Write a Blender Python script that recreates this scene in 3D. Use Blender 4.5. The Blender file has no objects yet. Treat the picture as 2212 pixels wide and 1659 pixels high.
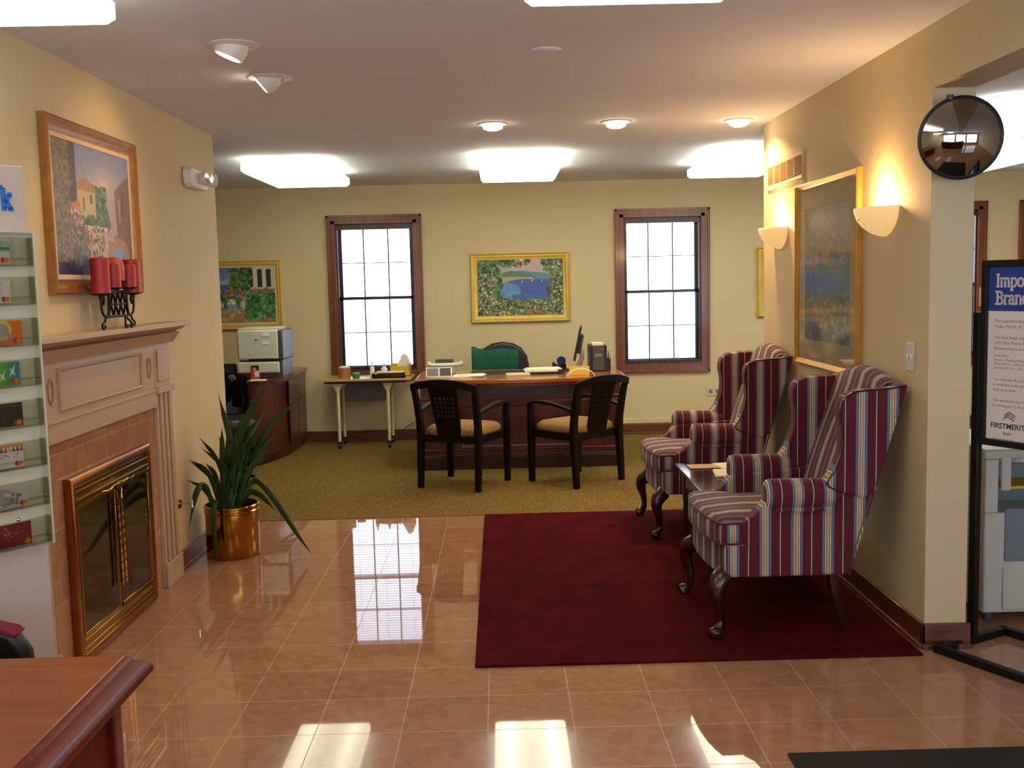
import bpy, bmesh, math, random
import numpy as np
from mathutils import Vector, Matrix
random.seed(4)
rng = np.random.default_rng(7)
PI = math.pi
sc = bpy.context.scene
C = sc.collection

# ------------------------------------------------------------------ camera
cam_d = bpy.data.cameras.new('camera'); cam = bpy.data.objects.new('camera', cam_d); C.objects.link(cam)
cam_d.sensor_width = 36; cam_d.lens = 36 * 2232.3 / 2212; cam_d.clip_start = .05
YAW, PITCH, ROLL, EYE = .00947, -.09832, -.02368, 1.5674
fwd = Vector((math.sin(YAW)*math.cos(PITCH), math.cos(YAW)*math.cos(PITCH), math.sin(PITCH)))
rt = fwd.cross(Vector((0, 0, 1))).normalized(); up = rt.cross(fwd)
rt2 = rt*math.cos(ROLL) + up*math.sin(ROLL); up2 = up*math.cos(ROLL) - rt*math.sin(ROLL)
cam.matrix_world = Matrix(((rt2.x, up2.x, -fwd.x, 0), (rt2.y, up2.y, -fwd.y, 0), (rt2.z, up2.z, -fwd.z, EYE), (0, 0, 0, 1)))
sc.camera = cam

# ------------------------------------------------------------------ exposure and world
sc.view_settings.view_transform = 'Standard'; sc.view_settings.look = 'None'
sc.view_settings.exposure = 0.4; sc.view_settings.gamma = 1.0; sc.view_settings.use_curve_mapping = False
sc.cycles.use_denoising = True
sc.cycles.max_bounces = 10; sc.cycles.diffuse_bounces = 5; sc.cycles.glossy_bounces = 5
sc.cycles.transmission_bounces = 8; sc.cycles.transparent_max_bounces = 12
sc.cycles.sample_clamp_indirect = 6.0; sc.cycles.caustics_refractive = False; sc.cycles.caustics_reflective = False
W = bpy.data.worlds.new('sky'); sc.world = W; W.use_nodes = True
bg = W.node_tree.nodes['Background']; bg.inputs[0].default_value = (.74, .84, 1, 1); bg.inputs[1].default_value = 5.4

FL_COL, FL_STR = (1.0, .985, .88), 3.5
FL_BACK, FL_BSTR = (1.0, .975, .75), 7.2      # office-end fixtures, strength raised to brighten the back area         # fluorescent diffusers
WARM = (1.0, .60, .26)                         # halogen and sconce bulbs

H = 2.5485
XL, XR, XP = -1.828, 1.741, 1.915
YB, YE, YP = 10.38, 6.83, 4.186

def portal(name, loc, rot, sx, sy):
    l = bpy.data.lights.new(name, 'AREA'); l.shape = 'RECTANGLE'; l.size = sx; l.size_y = sy
    l.cycles.is_portal = True
    o = bpy.data.objects.new(name, l); C.objects.link(o); o.location = loc; o.rotation_euler = rot; return o
def lamp(name, kind, loc, power, col, parent=None, rot=(0, 0, 0), size=.03, angle=60, blend=.6):
    l = bpy.data.lights.new(name, kind); l.energy = power; l.color = col
    if kind == 'SPOT': l.spot_size = math.radians(angle); l.spot_blend = blend
    l.shadow_soft_size = size
    o = bpy.data.objects.new(name, l); C.objects.link(o); o.location = loc; o.rotation_euler = rot
    if parent: o.parent = parent
    return o

# ------------------------------------------------------------------ materials
def lin(c):
    return tuple((v/12.92 if v <= .04045 else ((v+.055)/1.055)**2.4) for v in (x/255 for x in c))
def node(nt, t, **k):
    n = nt.nodes.new(t)
    for a, b in k.items(): setattr(n, a, b)
    return n
def base(name):
    m = bpy.data.materials.new(name); m.use_nodes = True
    return m, m.node_tree, m.node_tree.nodes['Principled BSDF']
def mat(name, col, rough=.5, metal=0, var=0, vscale=8, bump=0, bscale=60, spec=.5, emit=None, estr=0, stretch=(1, 1, 1), coat=0, trans=0, alpha=1, ior=1.5, sub=0):
    m, nt, b = base(name); c = lin(col)
    b.inputs['Base Color'].default_value = (*c, 1); b.inputs['Roughness'].default_value = rough
    b.inputs['Metallic'].default_value = metal; b.inputs['Specular IOR Level'].default_value = spec
    b.inputs['Coat Weight'].default_value = coat; b.inputs['Coat Roughness'].default_value = .08
    b.inputs['Transmission Weight'].default_value = trans; b.inputs['Alpha'].default_value = alpha; b.inputs['IOR'].default_value = ior
    if emit: b.inputs['Emission Color'].default_value = (*emit, 1); b.inputs['Emission Strength'].default_value = estr
    tc = node(nt, 'ShaderNodeTexCoord'); mp = node(nt, 'ShaderNodeMapping'); mp.inputs['Scale'].default_value = stretch
    nt.links.new(tc.outputs['Object'], mp.inputs[0])
    nz = node(nt, 'ShaderNodeTexNoise'); nz.inputs['Scale'].default_value = vscale; nz.inputs['Detail'].default_value = 4
    nt.links.new(mp.outputs[0], nz.inputs[0])
    r = node(nt, 'ShaderNodeValToRGB')
    v = max(var, .02)
    r.color_ramp.elements[0].position = .3; r.color_ramp.elements[1].position = .7
    r.color_ramp.elements[0].color = (*[x*(1-v) for x in c], 1); r.color_ramp.elements[1].color = (*[min(1, x*(1+v)) for x in c], 1)
    nt.links.new(nz.outputs[0], r.inputs[0]); nt.links.new(r.outputs[0], b.inputs['Base Color'])
    if bump:
        n2 = node(nt, 'ShaderNodeTexNoise'); n2.inputs['Scale'].default_value = bscale; n2.inputs['Detail'].default_value = 3
        nt.links.new(mp.outputs[0], n2.inputs[0])
        bp = node(nt, 'ShaderNodeBump'); bp.inputs['Strength'].default_value = bump; bp.inputs['Distance'].default_value = .004
        nt.links.new(n2.outputs[0], bp.inputs['Height']); nt.links.new(bp.outputs[0], b.inputs['Normal'])
    return m
def wood(name, c1, c2, rough=.3, axis='z', coat=.3, scale=1.0):
    m, nt, b = base(name)
    b.inputs['Roughness'].default_value = rough; b.inputs['Coat Weight'].default_value = coat; b.inputs['Coat Roughness'].default_value = .12
    tc = node(nt, 'ShaderNodeTexCoord'); mp = node(nt, 'ShaderNodeMapping')
    s = {'x': (.6, 9, 9), 'y': (9, .6, 9), 'z': (9, 9, .6)}[axis]; mp.inputs['Scale'].default_value = tuple(v*scale for v in s)
    nt.links.new(tc.outputs['Object'], mp.inputs[0])
    nz = node(nt, 'ShaderNodeTexNoise'); nz.inputs['Scale'].default_value = 3; nz.inputs['Detail'].default_value = 6; nz.inputs['Distortion'].default_value = 1.2
    nt.links.new(mp.outputs[0], nz.inputs[0])
    r = node(nt, 'ShaderNodeValToRGB'); r.color_ramp.elements[0].position = .32; r.color_ramp.elements[1].position = .68
    r.color_ramp.elements[0].color = (*lin(c1), 1); r.color_ramp.elements[1].color = (*lin(c2), 1)
    nt.links.new(nz.outputs[0], r.inputs[0]); nt.links.new(r.outputs[0], b.inputs['Base Color'])
    return m

M = {}
M['wall'] = mat('wall_paint', (208, 191, 150), .75, var=.02, vscale=2, bump=.12, bscale=180)
M['ceiling'] = mat('ceiling_paint', (228, 233, 250), .85, var=.015, vscale=3, bump=.1, bscale=150)
M['base'] = wood('baseboard_wood', (84, 38, 16), (112, 56, 24), .35, 'x')
M['base_y'] = wood('baseboard_wood_side', (84, 38, 16), (112, 56, 24), .35, 'y')
M['casing'] = wood('window_casing_wood', (96, 46, 18), (134, 70, 28), .35, 'z')
M['sash'] = wood('window_sash_wood', (44, 20, 16), (66, 30, 22), .4, 'z')
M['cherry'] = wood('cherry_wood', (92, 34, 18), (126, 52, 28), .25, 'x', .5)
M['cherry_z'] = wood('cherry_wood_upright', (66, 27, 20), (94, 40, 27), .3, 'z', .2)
M['oak_top'] = wood('honey_wood_top', (150, 84, 34), (178, 106, 46), .22, 'x', .6)
M['fore_top'] = wood('worn_honey_wood', (136, 64, 26), (160, 88, 40), .3, 'x', .3, .5)
M['mahog'] = wood('red_mahogany', (92, 26, 17), (118, 40, 25), .42, 'y', .05); M['mahog'].node_tree.nodes['Principled BSDF'].inputs['Specular IOR Level'].default_value = .22
M['dark'] = wood('espresso_wood', (11, 5, 5), (20, 9, 7), .5, 'z', 0); M['dark'].node_tree.nodes['Principled BSDF'].inputs['Specular IOR Level'].default_value = .2
M['dark_red'] = wood('dark_mahogany', (38, 15, 12), (60, 24, 17), .28, 'z', .25)
M['table_dark'] = wood('dark_end_table_wood', (52, 26, 18), (78, 40, 26), .15, 'x', .6)
M['tan'] = mat('tan_seat_fabric', (148, 112, 62), .85, var=.08, vscale=40, bump=.3, bscale=300)
M['black'] = mat('black_plastic', (22, 21, 24), .4, var=.1)
M['blackm'] = mat('black_metal', (16, 15, 16), .45, metal=.3, var=.1)
M['iron'] = mat('wrought_iron', (20, 16, 16), .5, metal=.6, var=.15, bump=.2)
M['grey'] = mat('grey_plastic', (120, 118, 112), .5, var=.05)
M['dgrey'] = mat('dark_grey_plastic', (70, 68, 64), .5, var=.05)
M['lgrey'] = mat('light_grey_plastic', (206, 204, 190), .5, var=.03)
M['white'] = mat('white_plastic', (232, 228, 220), .45, var=.02)
M['mantel'] = mat('cream_mantel_paint', (184, 156, 126), .45, var=.03, vscale=5)
M['brass'] = mat('polished_brass', (186, 144, 66), .16, metal=1, var=.08, vscale=3)
M['brassd'] = mat('antique_brass', (150, 104, 40), .28, metal=1, var=.12, vscale=6)
M['copper'] = mat('copper_brass_trim', (158, 100, 50), .32, metal=1, var=.1)
M['pot'] = mat('brushed_brass', (176, 128, 54), .16, metal=1, var=.15, vscale=4)
M['gold'] = mat('gold_frame', (206, 156, 62), .38, metal=.55, var=.12, vscale=20)
M['goldw'] = mat('worn_gold_frame', (150, 98, 38), .4, metal=.45, var=.2, vscale=14, bump=.15, bscale=40)
M['goldy'] = mat('yellow_gold_frame', (218, 184, 86), .45, metal=.2, var=.08, vscale=12)
M['liner'] = mat('cream_liner', (222, 198, 160), .7, var=.03)
M['matb'] = mat('grey_picture_mat', (176, 156, 136), .75, var=.03)
M['chrome'] = mat('chrome', (210, 208, 205), .12, metal=1)
M['soil'] = mat('potting_soil', (46, 32, 22), .95, var=.4, vscale=60, bump=.6)
M['leaf'] = mat('spiky_leaf', (38, 66, 18), .42, var=.45, vscale=9, stretch=(3, 3, 1))
M['candle'] = mat('red_candle_wax', (158, 34, 34), .45, var=.12, vscale=12, bump=.15)
M['candle_o'] = mat('rust_candle_wax', (170, 70, 44), .5, var=.12, vscale=12)
M['rug'] = mat('burgundy_rug_pile', (77, 16, 22), 1, spec=.05, var=.28, vscale=5, bump=1.0, bscale=260)
M['mat_blk'] = mat('black_entrance_mat', (24, 23, 24), .9, var=.2, vscale=80, bump=.7, bscale=300)
M['coat'] = mat('black_wool', (12, 11, 12), 1, spec=.05, var=.2, bump=.3)
M['green'] = mat('green_knit_cloth', (16, 84, 62), .9, var=.25, vscale=30, bump=.8, bscale=120)
M['paper'] = mat('white_paper', (232, 226, 206), .8, var=.02)
M['cream'] = mat('cream_enamel', (214, 206, 164), .4, var=.04)
M['cardb'] = mat('brown_cardboard', (166, 108, 62), .75, var=.06)
M['yellow'] = mat('yellow_card', (216, 180, 46), .6, var=.06)
M['vent'] = mat('tan_vent_paint', (188, 156, 110), .6)
M['deskside'] = wood('dull_cherry_side', (92, 36, 20), (124, 54, 30), .6, 'z', 0, .6); M['deskside'].node_tree.nodes['Principled BSDF'].inputs['Specular IOR Level'].default_value = .15
M['greenp'] = mat('green_plastic', (20, 132, 60), .45, var=.1)
M['pine'] = mat('light_laminate', (196, 156, 84), .35, var=.05, vscale=6)
M['blue'] = mat('blue_plastic', (36, 52, 110), .5, var=.05)
M['copier'] = mat('copier_shell', (196, 196, 184), .5, var=.02)
M['copier_g'] = mat('copier_grey_panel', (110, 120, 124), .35, var=.03)
M['signblue'] = mat('sign_blue_print', (22, 62, 140), .4, var=.05)
M['signwhite'] = mat('sign_white_print', (224, 214, 212), .45, var=.02)
M['ink'] = mat('sign_ink', (36, 40, 60), .6)
M['inklight'] = mat('sign_grey_ink', (128, 118, 118), .6)
M['inkblue'] = mat('sign_blue_letters', (34, 110, 196), .5)
M['panelw'] = mat('standee_panel', (196, 180, 168), .5, var=.02)
M['rackback'] = mat('rack_backing', (206, 202, 176), .4, var=.02)
M['firebox'] = mat('sooty_firebox', (26, 22, 20), .9, var=.3, bump=.3)
M['log'] = mat('charred_log', (70, 50, 36), .9, var=.5, bump=.8, bscale=30)
M['ext'] = mat('snowy_ground', (225, 225, 232), .9, var=.1)
M['vinyl'] = mat('black_vinyl', (20, 17, 18), .45, var=.15, bump=.15)
M['red_fab'] = mat('red_fabric', (120, 24, 40), .85, var=.2)
M['teal'] = mat('grey_green_trim', (70, 76, 68), .6)

def glassy(name, col, a, rough=.02):
    m, nt, b = base(name)
    nt.nodes.remove(b); out = nt.nodes['Material Output']
    t = node(nt, 'ShaderNodeBsdfTransparent'); t.inputs[0].default_value = (*col, 1)
    g = node(nt, 'ShaderNodeBsdfGlossy'); g.inputs['Roughness'].default_value = rough
    f = node(nt, 'ShaderNodeFresnel'); f.inputs[0].default_value = 1.5
    mx = node(nt, 'ShaderNodeMath', operation='ADD'); mx.inputs[1].default_value = a
    nt.links.new(f.outputs[0], mx.inputs[0])
    ge = node(nt, 'ShaderNodeNewGeometry'); iv = node(nt, 'ShaderNodeMath', operation='SUBTRACT'); iv.inputs[0].default_value = 1; nt.links.new(ge.outputs['Backfacing'], iv.inputs[1])
    ml = node(nt, 'ShaderNodeMath', operation='MULTIPLY'); nt.links.new(mx.outputs[0], ml.inputs[0]); nt.links.new(iv.outputs[0], ml.inputs[1]); mx = ml
    s = node(nt, 'ShaderNodeMixShader'); nt.links.new(mx.outputs[0], s.inputs[0]); nt.links.new(t.outputs[0], s.inputs[1]); nt.links.new(g.outputs[0], s.inputs[2])
    nt.links.new(s.outputs[0], out.inputs[0]); return m
M['glass'] = glassy('window_glass', (1, 1, 1), 0)
M['picglass'] = glassy('picture_glass', (.97, .97, .95), .02, .05)
M['fireglass'] = glassy('smoked_fire_glass', (.5, .47, .42), .13, .05)
M['acrylic'] = glassy('clear_acrylic', (.86, .86, .8), .03, .05)

def emit(name, col, s, alpha_noise=False):
    m, nt, b = base(name)
    b.inputs['Base Color'].default_value = (.8, .8, .75, 1)
    b.inputs['Emission Color'].default_value = (*col, 1); b.inputs['Emission Strength'].default_value = s
    return m
M['tube_light'] = emit('fluorescent_diffuser', FL_COL, FL_STR); M['tube_back'] = emit('fluorescent_diffuser_bright', FL_BACK, FL_BSTR); M['tube_dim'] = emit('fluorescent_diffuser_yellowed', (1, 1, .74), 4.4)
for _k, _s in (('tube_light', FL_STR), ('tube_back', FL_BSTR), ('tube_dim', 4.4)):      # two tubes glow through the diffuser
    _t = M[_k].node_tree; _c = node(_t, 'ShaderNodeTexCoord'); _x = node(_t, 'ShaderNodeSeparateXYZ'); _a = node(_t, 'ShaderNodeMath', operation='ABSOLUTE')
    _t.links.new(_c.outputs['Object'], _x.inputs[0]); _t.links.new(_x.outputs[0], _a.inputs[0])
    _r = node(_t, 'ShaderNodeValToRGB'); _e = _r.color_ramp.elements; _e[0].position = .0; _e[0].color = (.62,)*3+(1,); _e[1].position = .34; _e[1].color = (.6,)*3+(1,)
    for _p, _v in ((.10, .72), (.17, 1.0), (.21, 1.0), (.28, .75)):
        _q = _e.new(_p); _q.color = (_v,)*3+(1,)
    _m = node(_t, 'ShaderNodeMath', operation='MULTIPLY'); _m.inputs[1].default_value = _s*1.15
    _t.links.new(_a.outputs[0], _r.inputs[0]); _t.links.new(_r.outputs[0], _m.inputs[0]); _t.links.new(_m.outputs[0], _t.nodes['Principled BSDF'].inputs['Emission Strength'])
M['bulb'] = emit('halogen_lens', (1, .83, .58), 14)
M['bowl'] = emit('alabaster_bowl', (1.0, .62, .22), .5)
M['bowl'].node_tree.nodes['Principled BSDF'].inputs['Base Color'].default_value = (.62, .46, .26, 1)
_b = M['bowl'].node_tree; _n = node(_b, 'ShaderNodeTexNoise'); _n.inputs['Scale'].default_value = 9
_r = node(_b, 'ShaderNodeValToRGB'); _r.color_ramp.elements[0].color = (1, .50, .13, 1); _r.color_ramp.elements[1].color = (1, .74, .34, 1)
_b.links.new(_n.outputs[0], _r.inputs[0]); _b.links.new(_r.outputs[0], _b.nodes['Principled BSDF'].inputs['Emission Color'])

# marble tile floor
def marble(name, x0, y0, wall=False):
    m, nt, b = base(name)
    tc = node(nt, 'ShaderNodeTexCoord'); mp = node(nt, 'ShaderNodeMapping'); mp.inputs['Location'].default_value = (-x0, -y0, 0)
    nt.links.new(tc.outputs['Object'], mp.inputs[0])
    br = node(nt, 'ShaderNodeTexBrick'); br.offset = 0; br.inputs['Scale'].default_value = 1
    br.inputs['Brick Width'].default_value = .3048; br.inputs['Row Height'].default_value = .3048
    br.inputs['Mortar Size'].default_value = .0017; br.inputs['Mortar Smooth'].default_value = .2
    br.inputs['Color1'].default_value = (*lin((176, 132, 100)), 1); br.inputs['Color2'].default_value = (*lin((166, 123, 93)), 1)
    br.inputs['Mortar'].default_value = (*lin((194, 156, 121)), 1)
    if wall:
        sep = node(nt, 'ShaderNodeSeparateXYZ'); cmb = node(nt, 'ShaderNodeCombineXYZ')
        nt.links.new(mp.outputs[0], sep.inputs[0]); nt.links.new(sep.outputs[0], cmb.inputs[0]); nt.links.new(sep.outputs[2], cmb.inputs[1])
        nt.links.new(cmb.outputs[0], br.inputs[0])
    else: nt.links.new(mp.outputs[0], br.inputs[0])
    nz = node(nt, 'ShaderNodeTexNoise'); nz.inputs['Scale'].default_value = 11; nz.inputs['Detail'].default_value = 8; nz.inputs['Distortion'].default_value = 1.5
    nt.links.new(tc.outputs['Object'], nz.inputs[0])
    r = node(nt, 'ShaderNodeValToRGB'); r.color_ramp.elements[0].position = .35; r.color_ramp.elements[1].position = .7
    r.color_ramp.elements[0].color = (.86, .84, .82, 1); r.color_ramp.elements[1].color = (1.1, 1.1, 1.1, 1)
    nt.links.new(nz.outputs[0], r.inputs[0])
    mx = node(nt, 'ShaderNodeMix', data_type='RGBA', blend_type='MULTIPLY'); mx.inputs[0].default_value = 1
    nt.links.new(br.outputs[0], mx.inputs[6]); nt.links.new(r.outputs[0], mx.inputs[7]); nt.links.new(mx.outputs[2], b.inputs['Base Color'])
    rr = node(nt, 'ShaderNodeMapRange'); rr.inputs[3].default_value = .025; rr.inputs[4].default_value = .4
    nt.links.new(br.outputs[1], rr.inputs[0]); nt.links.new(rr.outputs[0], b.inputs['Roughness'])
    b.inputs['Specular IOR Level'].default_value = .42
    return m
M['marble'] = marble('marble_tile_floor', -.0806, 3.5034)
M['marble_wall'] = marble('marble_tile_surround', 0, 0, True); M['marble_wall'].node_tree.nodes['Principled BSDF'].inputs['Specular IOR Level'].default_value = .4

def carpet():
    m, nt, b = base('tan_loop_carpet'); b.inputs['Roughness'].default_value = .95; b.inputs['Specular IOR Level'].default_value = .1
    tc = node(nt, 'ShaderNodeTexCoord')
    n1 = node(nt, 'ShaderNodeTexNoise'); n1.inputs['Scale'].default_value = 70; n1.inputs['Detail'].default_value = 3
    n2 = node(nt, 'ShaderNodeTexVoronoi'); n2.inputs['Scale'].default_value = 110
    for n in (n1, n2): nt.links.new(tc.outputs['Object'], n.inputs[0])
    r = node(nt, 'ShaderNodeValToRGB'); r.color_ramp.elements[0].position = .3; r.color_ramp.elements[1].position = .7
    r.color_ramp.elements[0].color = (*lin((88, 70, 34)), 1); r.color_ramp.elements[1].color = (*lin((146, 120, 62)), 1)
    nt.links.new(n1.outputs[0], r.inputs[0]); nt.links.new(r.outputs[0], b.inputs['Base Color'])
    bp = node(nt, 'ShaderNodeBump'); bp.inputs['Strength'].default_value = .8; bp.inputs['Distance'].default_value = .005
    nt.links.new(n2.outputs[0], bp.inputs['Height']); nt.links.new(bp.outputs[0], b.inputs['Normal']); return m
M['carpet'] = carpet()

def stripes():
    m, nt, b = base('burgundy_striped_upholstery'); b.inputs['Roughness'].default_value = .8; b.inputs['Specular IOR Level'].default_value = .25
    b.inputs['Sheen Weight'].default_value = .15
    uv = node(nt, 'ShaderNodeUVMap'); sp = node(nt, 'ShaderNodeSeparateXYZ'); nt.links.new(uv.outputs[0], sp.inputs[0])
    d = node(nt, 'ShaderNodeMath', operation='DIVIDE'); d.inputs[1].default_value = .136; nt.links.new(sp.outputs[0], d.inputs[0])
    fr = node(nt, 'ShaderNodeMath', operation='FRACT'); nt.links.new(d.outputs[0], fr.inputs[0])
    r = node(nt, 'ShaderNodeValToRGB'); cr = r.color_ramp; cr.interpolation = 'CONSTANT'
    bu, bl, dk, cm, yl = (92, 20, 34), (98, 108, 134), (44, 28, 38), (218, 200, 172), (204, 172, 122)
    st = [(0, bu), (.255, dk), (.27, bl), (.285, cm), (.30, bl), (.315, dk), (.33, bu), (.555, dk), (.575, bl), (.655, dk), (.67, cm), (.70, dk), (.715, yl), (.735, dk), (.75, cm), (.78, dk), (.795, yl), (.815, dk), (.83, cm), (.86, dk), (.875, bl), (.955, dk), (.975, bu)]
    cr.elements[0].position = 0; cr.elements[0].color = (*lin(bu), 1)
    cr.elements[1].position = st[1][0]; cr.elements[1].color = (*lin(st[1][1]), 1)
    for p, c in st[2:]:
        e = cr.elements.new(p); e.color = (*lin(c), 1)
    nt.links.new(fr.outputs[0], r.inputs[0])
    tc = node(nt, 'ShaderNodeTexCoord'); nz = node(nt, 'ShaderNodeTexNoise'); nz.inputs['Scale'].default_value = 400
    nt.links.new(tc.outputs['Object'], nz.inputs[0])
    bp = node(nt, 'ShaderNodeBump'); bp.inputs['Strength'].default_value = .25; bp.inputs['Distance'].default_value = .002
    nt.links.new(nz.outputs[0], bp.inputs['Height']); nt.links.new(bp.outputs[0], b.inputs['Normal'])
    nt.links.new(r.outputs[0], b.inputs['Base Color']); return m
M['stripe'] = stripes()
def painted(name, rough=.5):
    m, nt, b = base(name); a = node(nt, 'ShaderNodeAttribute'); a.attribute_name = 'Col'
    nt.links.new(a.outputs['Color'], b.inputs['Base Color']); b.inputs['Roughness'].default_value = rough
    tc = node(nt, 'ShaderNodeTexCoord'); nz = node(nt, 'ShaderNodeTexNoise'); nz.inputs['Scale'].default_value = 120
    nt.links.new(tc.outputs['Object'], nz.inputs[0]); bp = node(nt, 'ShaderNodeBump'); bp.inputs['Strength'].default_value = .2; bp.inputs['Distance'].default_value = .002
    nt.links.new(nz.outputs[0], bp.inputs['Height']); nt.links.new(bp.outputs[0], b.inputs['Normal']); return m
M['paint'] = painted('oil_paint', .45); M['print'] = painted('printed_card', .3)

# ------------------------------------------------------------------ mesh helpers
def catmull(pts, k=6):
    P = [Vector(p) for p in pts]; out = []
    Q = [P[0]*2-P[1]] + P + [P[-1]*2-P[-2]]
    for i in range(1, len(Q)-2):
        for j in range(k):
            t = j/k; a, b, c, d = Q[i-1], Q[i], Q[i+1], Q[i+2]
            out.append(.5*((2*b)+(c-a)*t+(2*a-5*b+4*c-d)*t*t+(3*b-a-3*c+d)*t**3))
    out.append(P[-1]); return out
class MB:
    def __init__(s): s.bm = bmesh.new()
    def box(s, x0, x1, y0, y1, z0, z1, T=None):
        v = [s.bm.verts.new(Vector((x, y, z)) if T is None else T @ Vector((x, y, z))) for x in (x0, x1) for y in (y0, y1) for z in (z0, z1)]
        for f in ((0, 1, 3, 2), (4, 6, 7, 5), (0, 4, 5, 1), (2, 3, 7, 6), (0, 2, 6, 4), (1, 5, 7, 3)): s.bm.faces.new([v[i] for i in f])
        return s
    def prism(s, pts, a0, a1, axis='z', T=None):
        def mk(p, a):
            q = {'z': (p[0], p[1], a), 'y': (p[0], a, p[1]), 'x': (a, p[0], p[1])}[axis]
            q = Vector(q); return T @ q if T else q
        A = [s.bm.verts.new(mk(p, a0)) for p in pts]; B = [s.bm.verts.new(mk(p, a1)) for p in pts]; n = len(pts)
        s.bm.faces.new(A); s.bm.faces.new(B[::-1])
        for i in range(n): s.bm.faces.new((A[i], B[i], B[(i+1) % n], A[(i+1) % n]))
        return s
    def loft(s, rings, cap=True, closed=True):
        R = [[s.bm.verts.new(Vector(p)) for p in r] for r in rings]; n = len(R[0])
        for a, b in zip(R, R[1:]):
            for i in range(n if closed else n-1): s.bm.faces.new((a[i], a[(i+1) % n], b[(i+1) % n], b[i]))
        if cap and closed: s.bm.faces.new(R[0][::-1]); s.bm.faces.new(R[-1])
        return s
    def tube(s, path, r, n=10, k=0, flat=1.0):
        P = catmull(path, k) if k else [Vector(p) for p in path]
        if not hasattr(r, '__len__'): rr = [r]*len(P)
        elif len(r) == len(P): rr = list(r)
        else:
            xs = np.linspace(0, 1, len(r)); rr = list(np.interp(np.linspace(0, 1, len(P)), xs, r))
        rings = []; ref = None
        for i, p in enumerate(P):
            t = (P[min(i+1, len(P)-1)]-P[max(i-1, 0)]).normalized()
            if ref is None: ref = Vector((0, 0, 1)) if abs(t.z) < .9 else Vector((1, 0, 0))
            a = t.cross(ref).normalized(); b = a.cross(t).normalized(); ref = b
            rings.append([p + a*rr[i]*math.cos(2*PI*j/n) + b*rr[i]*flat*math.sin(2*PI*j/n) for j in range(n)])
        return s.loft(rings)
    def lathe(s, prof, c=(0, 0, 0), n=24, T=None, a0=0, a1=2*PI):
        full = abs(a1-a0-2*PI) < 1e-6; m = n if full else n+1
        rings = []
        for r, z in prof:
            ring = []
            for j in range(m):
                a = a0+(a1-a0)*j/n; p = Vector((c[0]+max(r, 1e-4)*math.cos(a), c[1]+max(r, 1e-4)*math.sin(a), c[2]+z))
                ring.append(T @ p if T else p)
            rings.append(ring)
        return s.loft(rings, cap=full, closed=full)
    def build(s, name, m, parent=None, bevel=0, seg=2, sub=0, uv=None, loc=None, ang=40, solid=0):
        bmesh.ops.remove_doubles(s.bm, verts=s.bm.verts, dist=1e-5)
        bmesh.ops.recalc_face_normals(s.bm, faces=s.bm.faces)
        if uv:
            L = s.bm.loops.layers.uv.new('UVMap')
            for f in s.bm.faces:
                nn = f.normal
                for l in f.loops: l[L].uv = uv(l.vert.co, nn)
        me = bpy.data.meshes.new(name); s.bm.to_mesh(me); s.bm.free()
        me.materials.append(m); me.shade_smooth(); me.set_sharp_from_angle(angle=math.radians(ang))
        o = bpy.data.objects.new(name, me); C.objects.link(o)
        if parent: o.parent = parent
        if loc: o.location = loc
        if solid:
            q = o.modifiers.new('solid', 'SOLIDIFY'); q.thickness = solid
        if bevel:
            q = o.modifiers.new('bevel', 'BEVEL'); q.width = bevel; q.segments = seg; q.limit_method = 'ANGLE'; q.angle_limit = math.radians(50); q.harden_normals = False
        if sub:
            q = o.modifiers.new('sub', 'SUBSURF'); q.levels = sub; q.render_levels = sub
        return o
def thing(name, label, cat, loc=(0, 0, 0), rz=0, group=None, rot=None):
    o = bpy.data.objects.new(name, None); C.objects.link(o); o.location = loc
    o.rotation_euler = rot if rot else (0, 0, rz); o.empty_display_size = .1
    o['label'] = label; o['category'] = cat
    if group: o['group'] = group
    return o
def tag(o, label, cat, group=None):
    o['label'] = label; o['category'] = cat
    if group: o['group'] = group
    return o
def struct(o): o['kind'] = 'structure'; return o
def dup(root, loc, rz, label, group=None):
    r = root.copy(); C.objects.link(r); r.location = loc; r.rotation_euler = (0, 0, rz); r['label'] = label
    if group: r['group'] = group
    for ch in list(root.children):
        c = ch.copy(); C.objects.link(c); c.parent = r
        for g in list(ch.children):
            d = g.copy(); C.objects.link(d); d.parent = c
    return r

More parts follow.
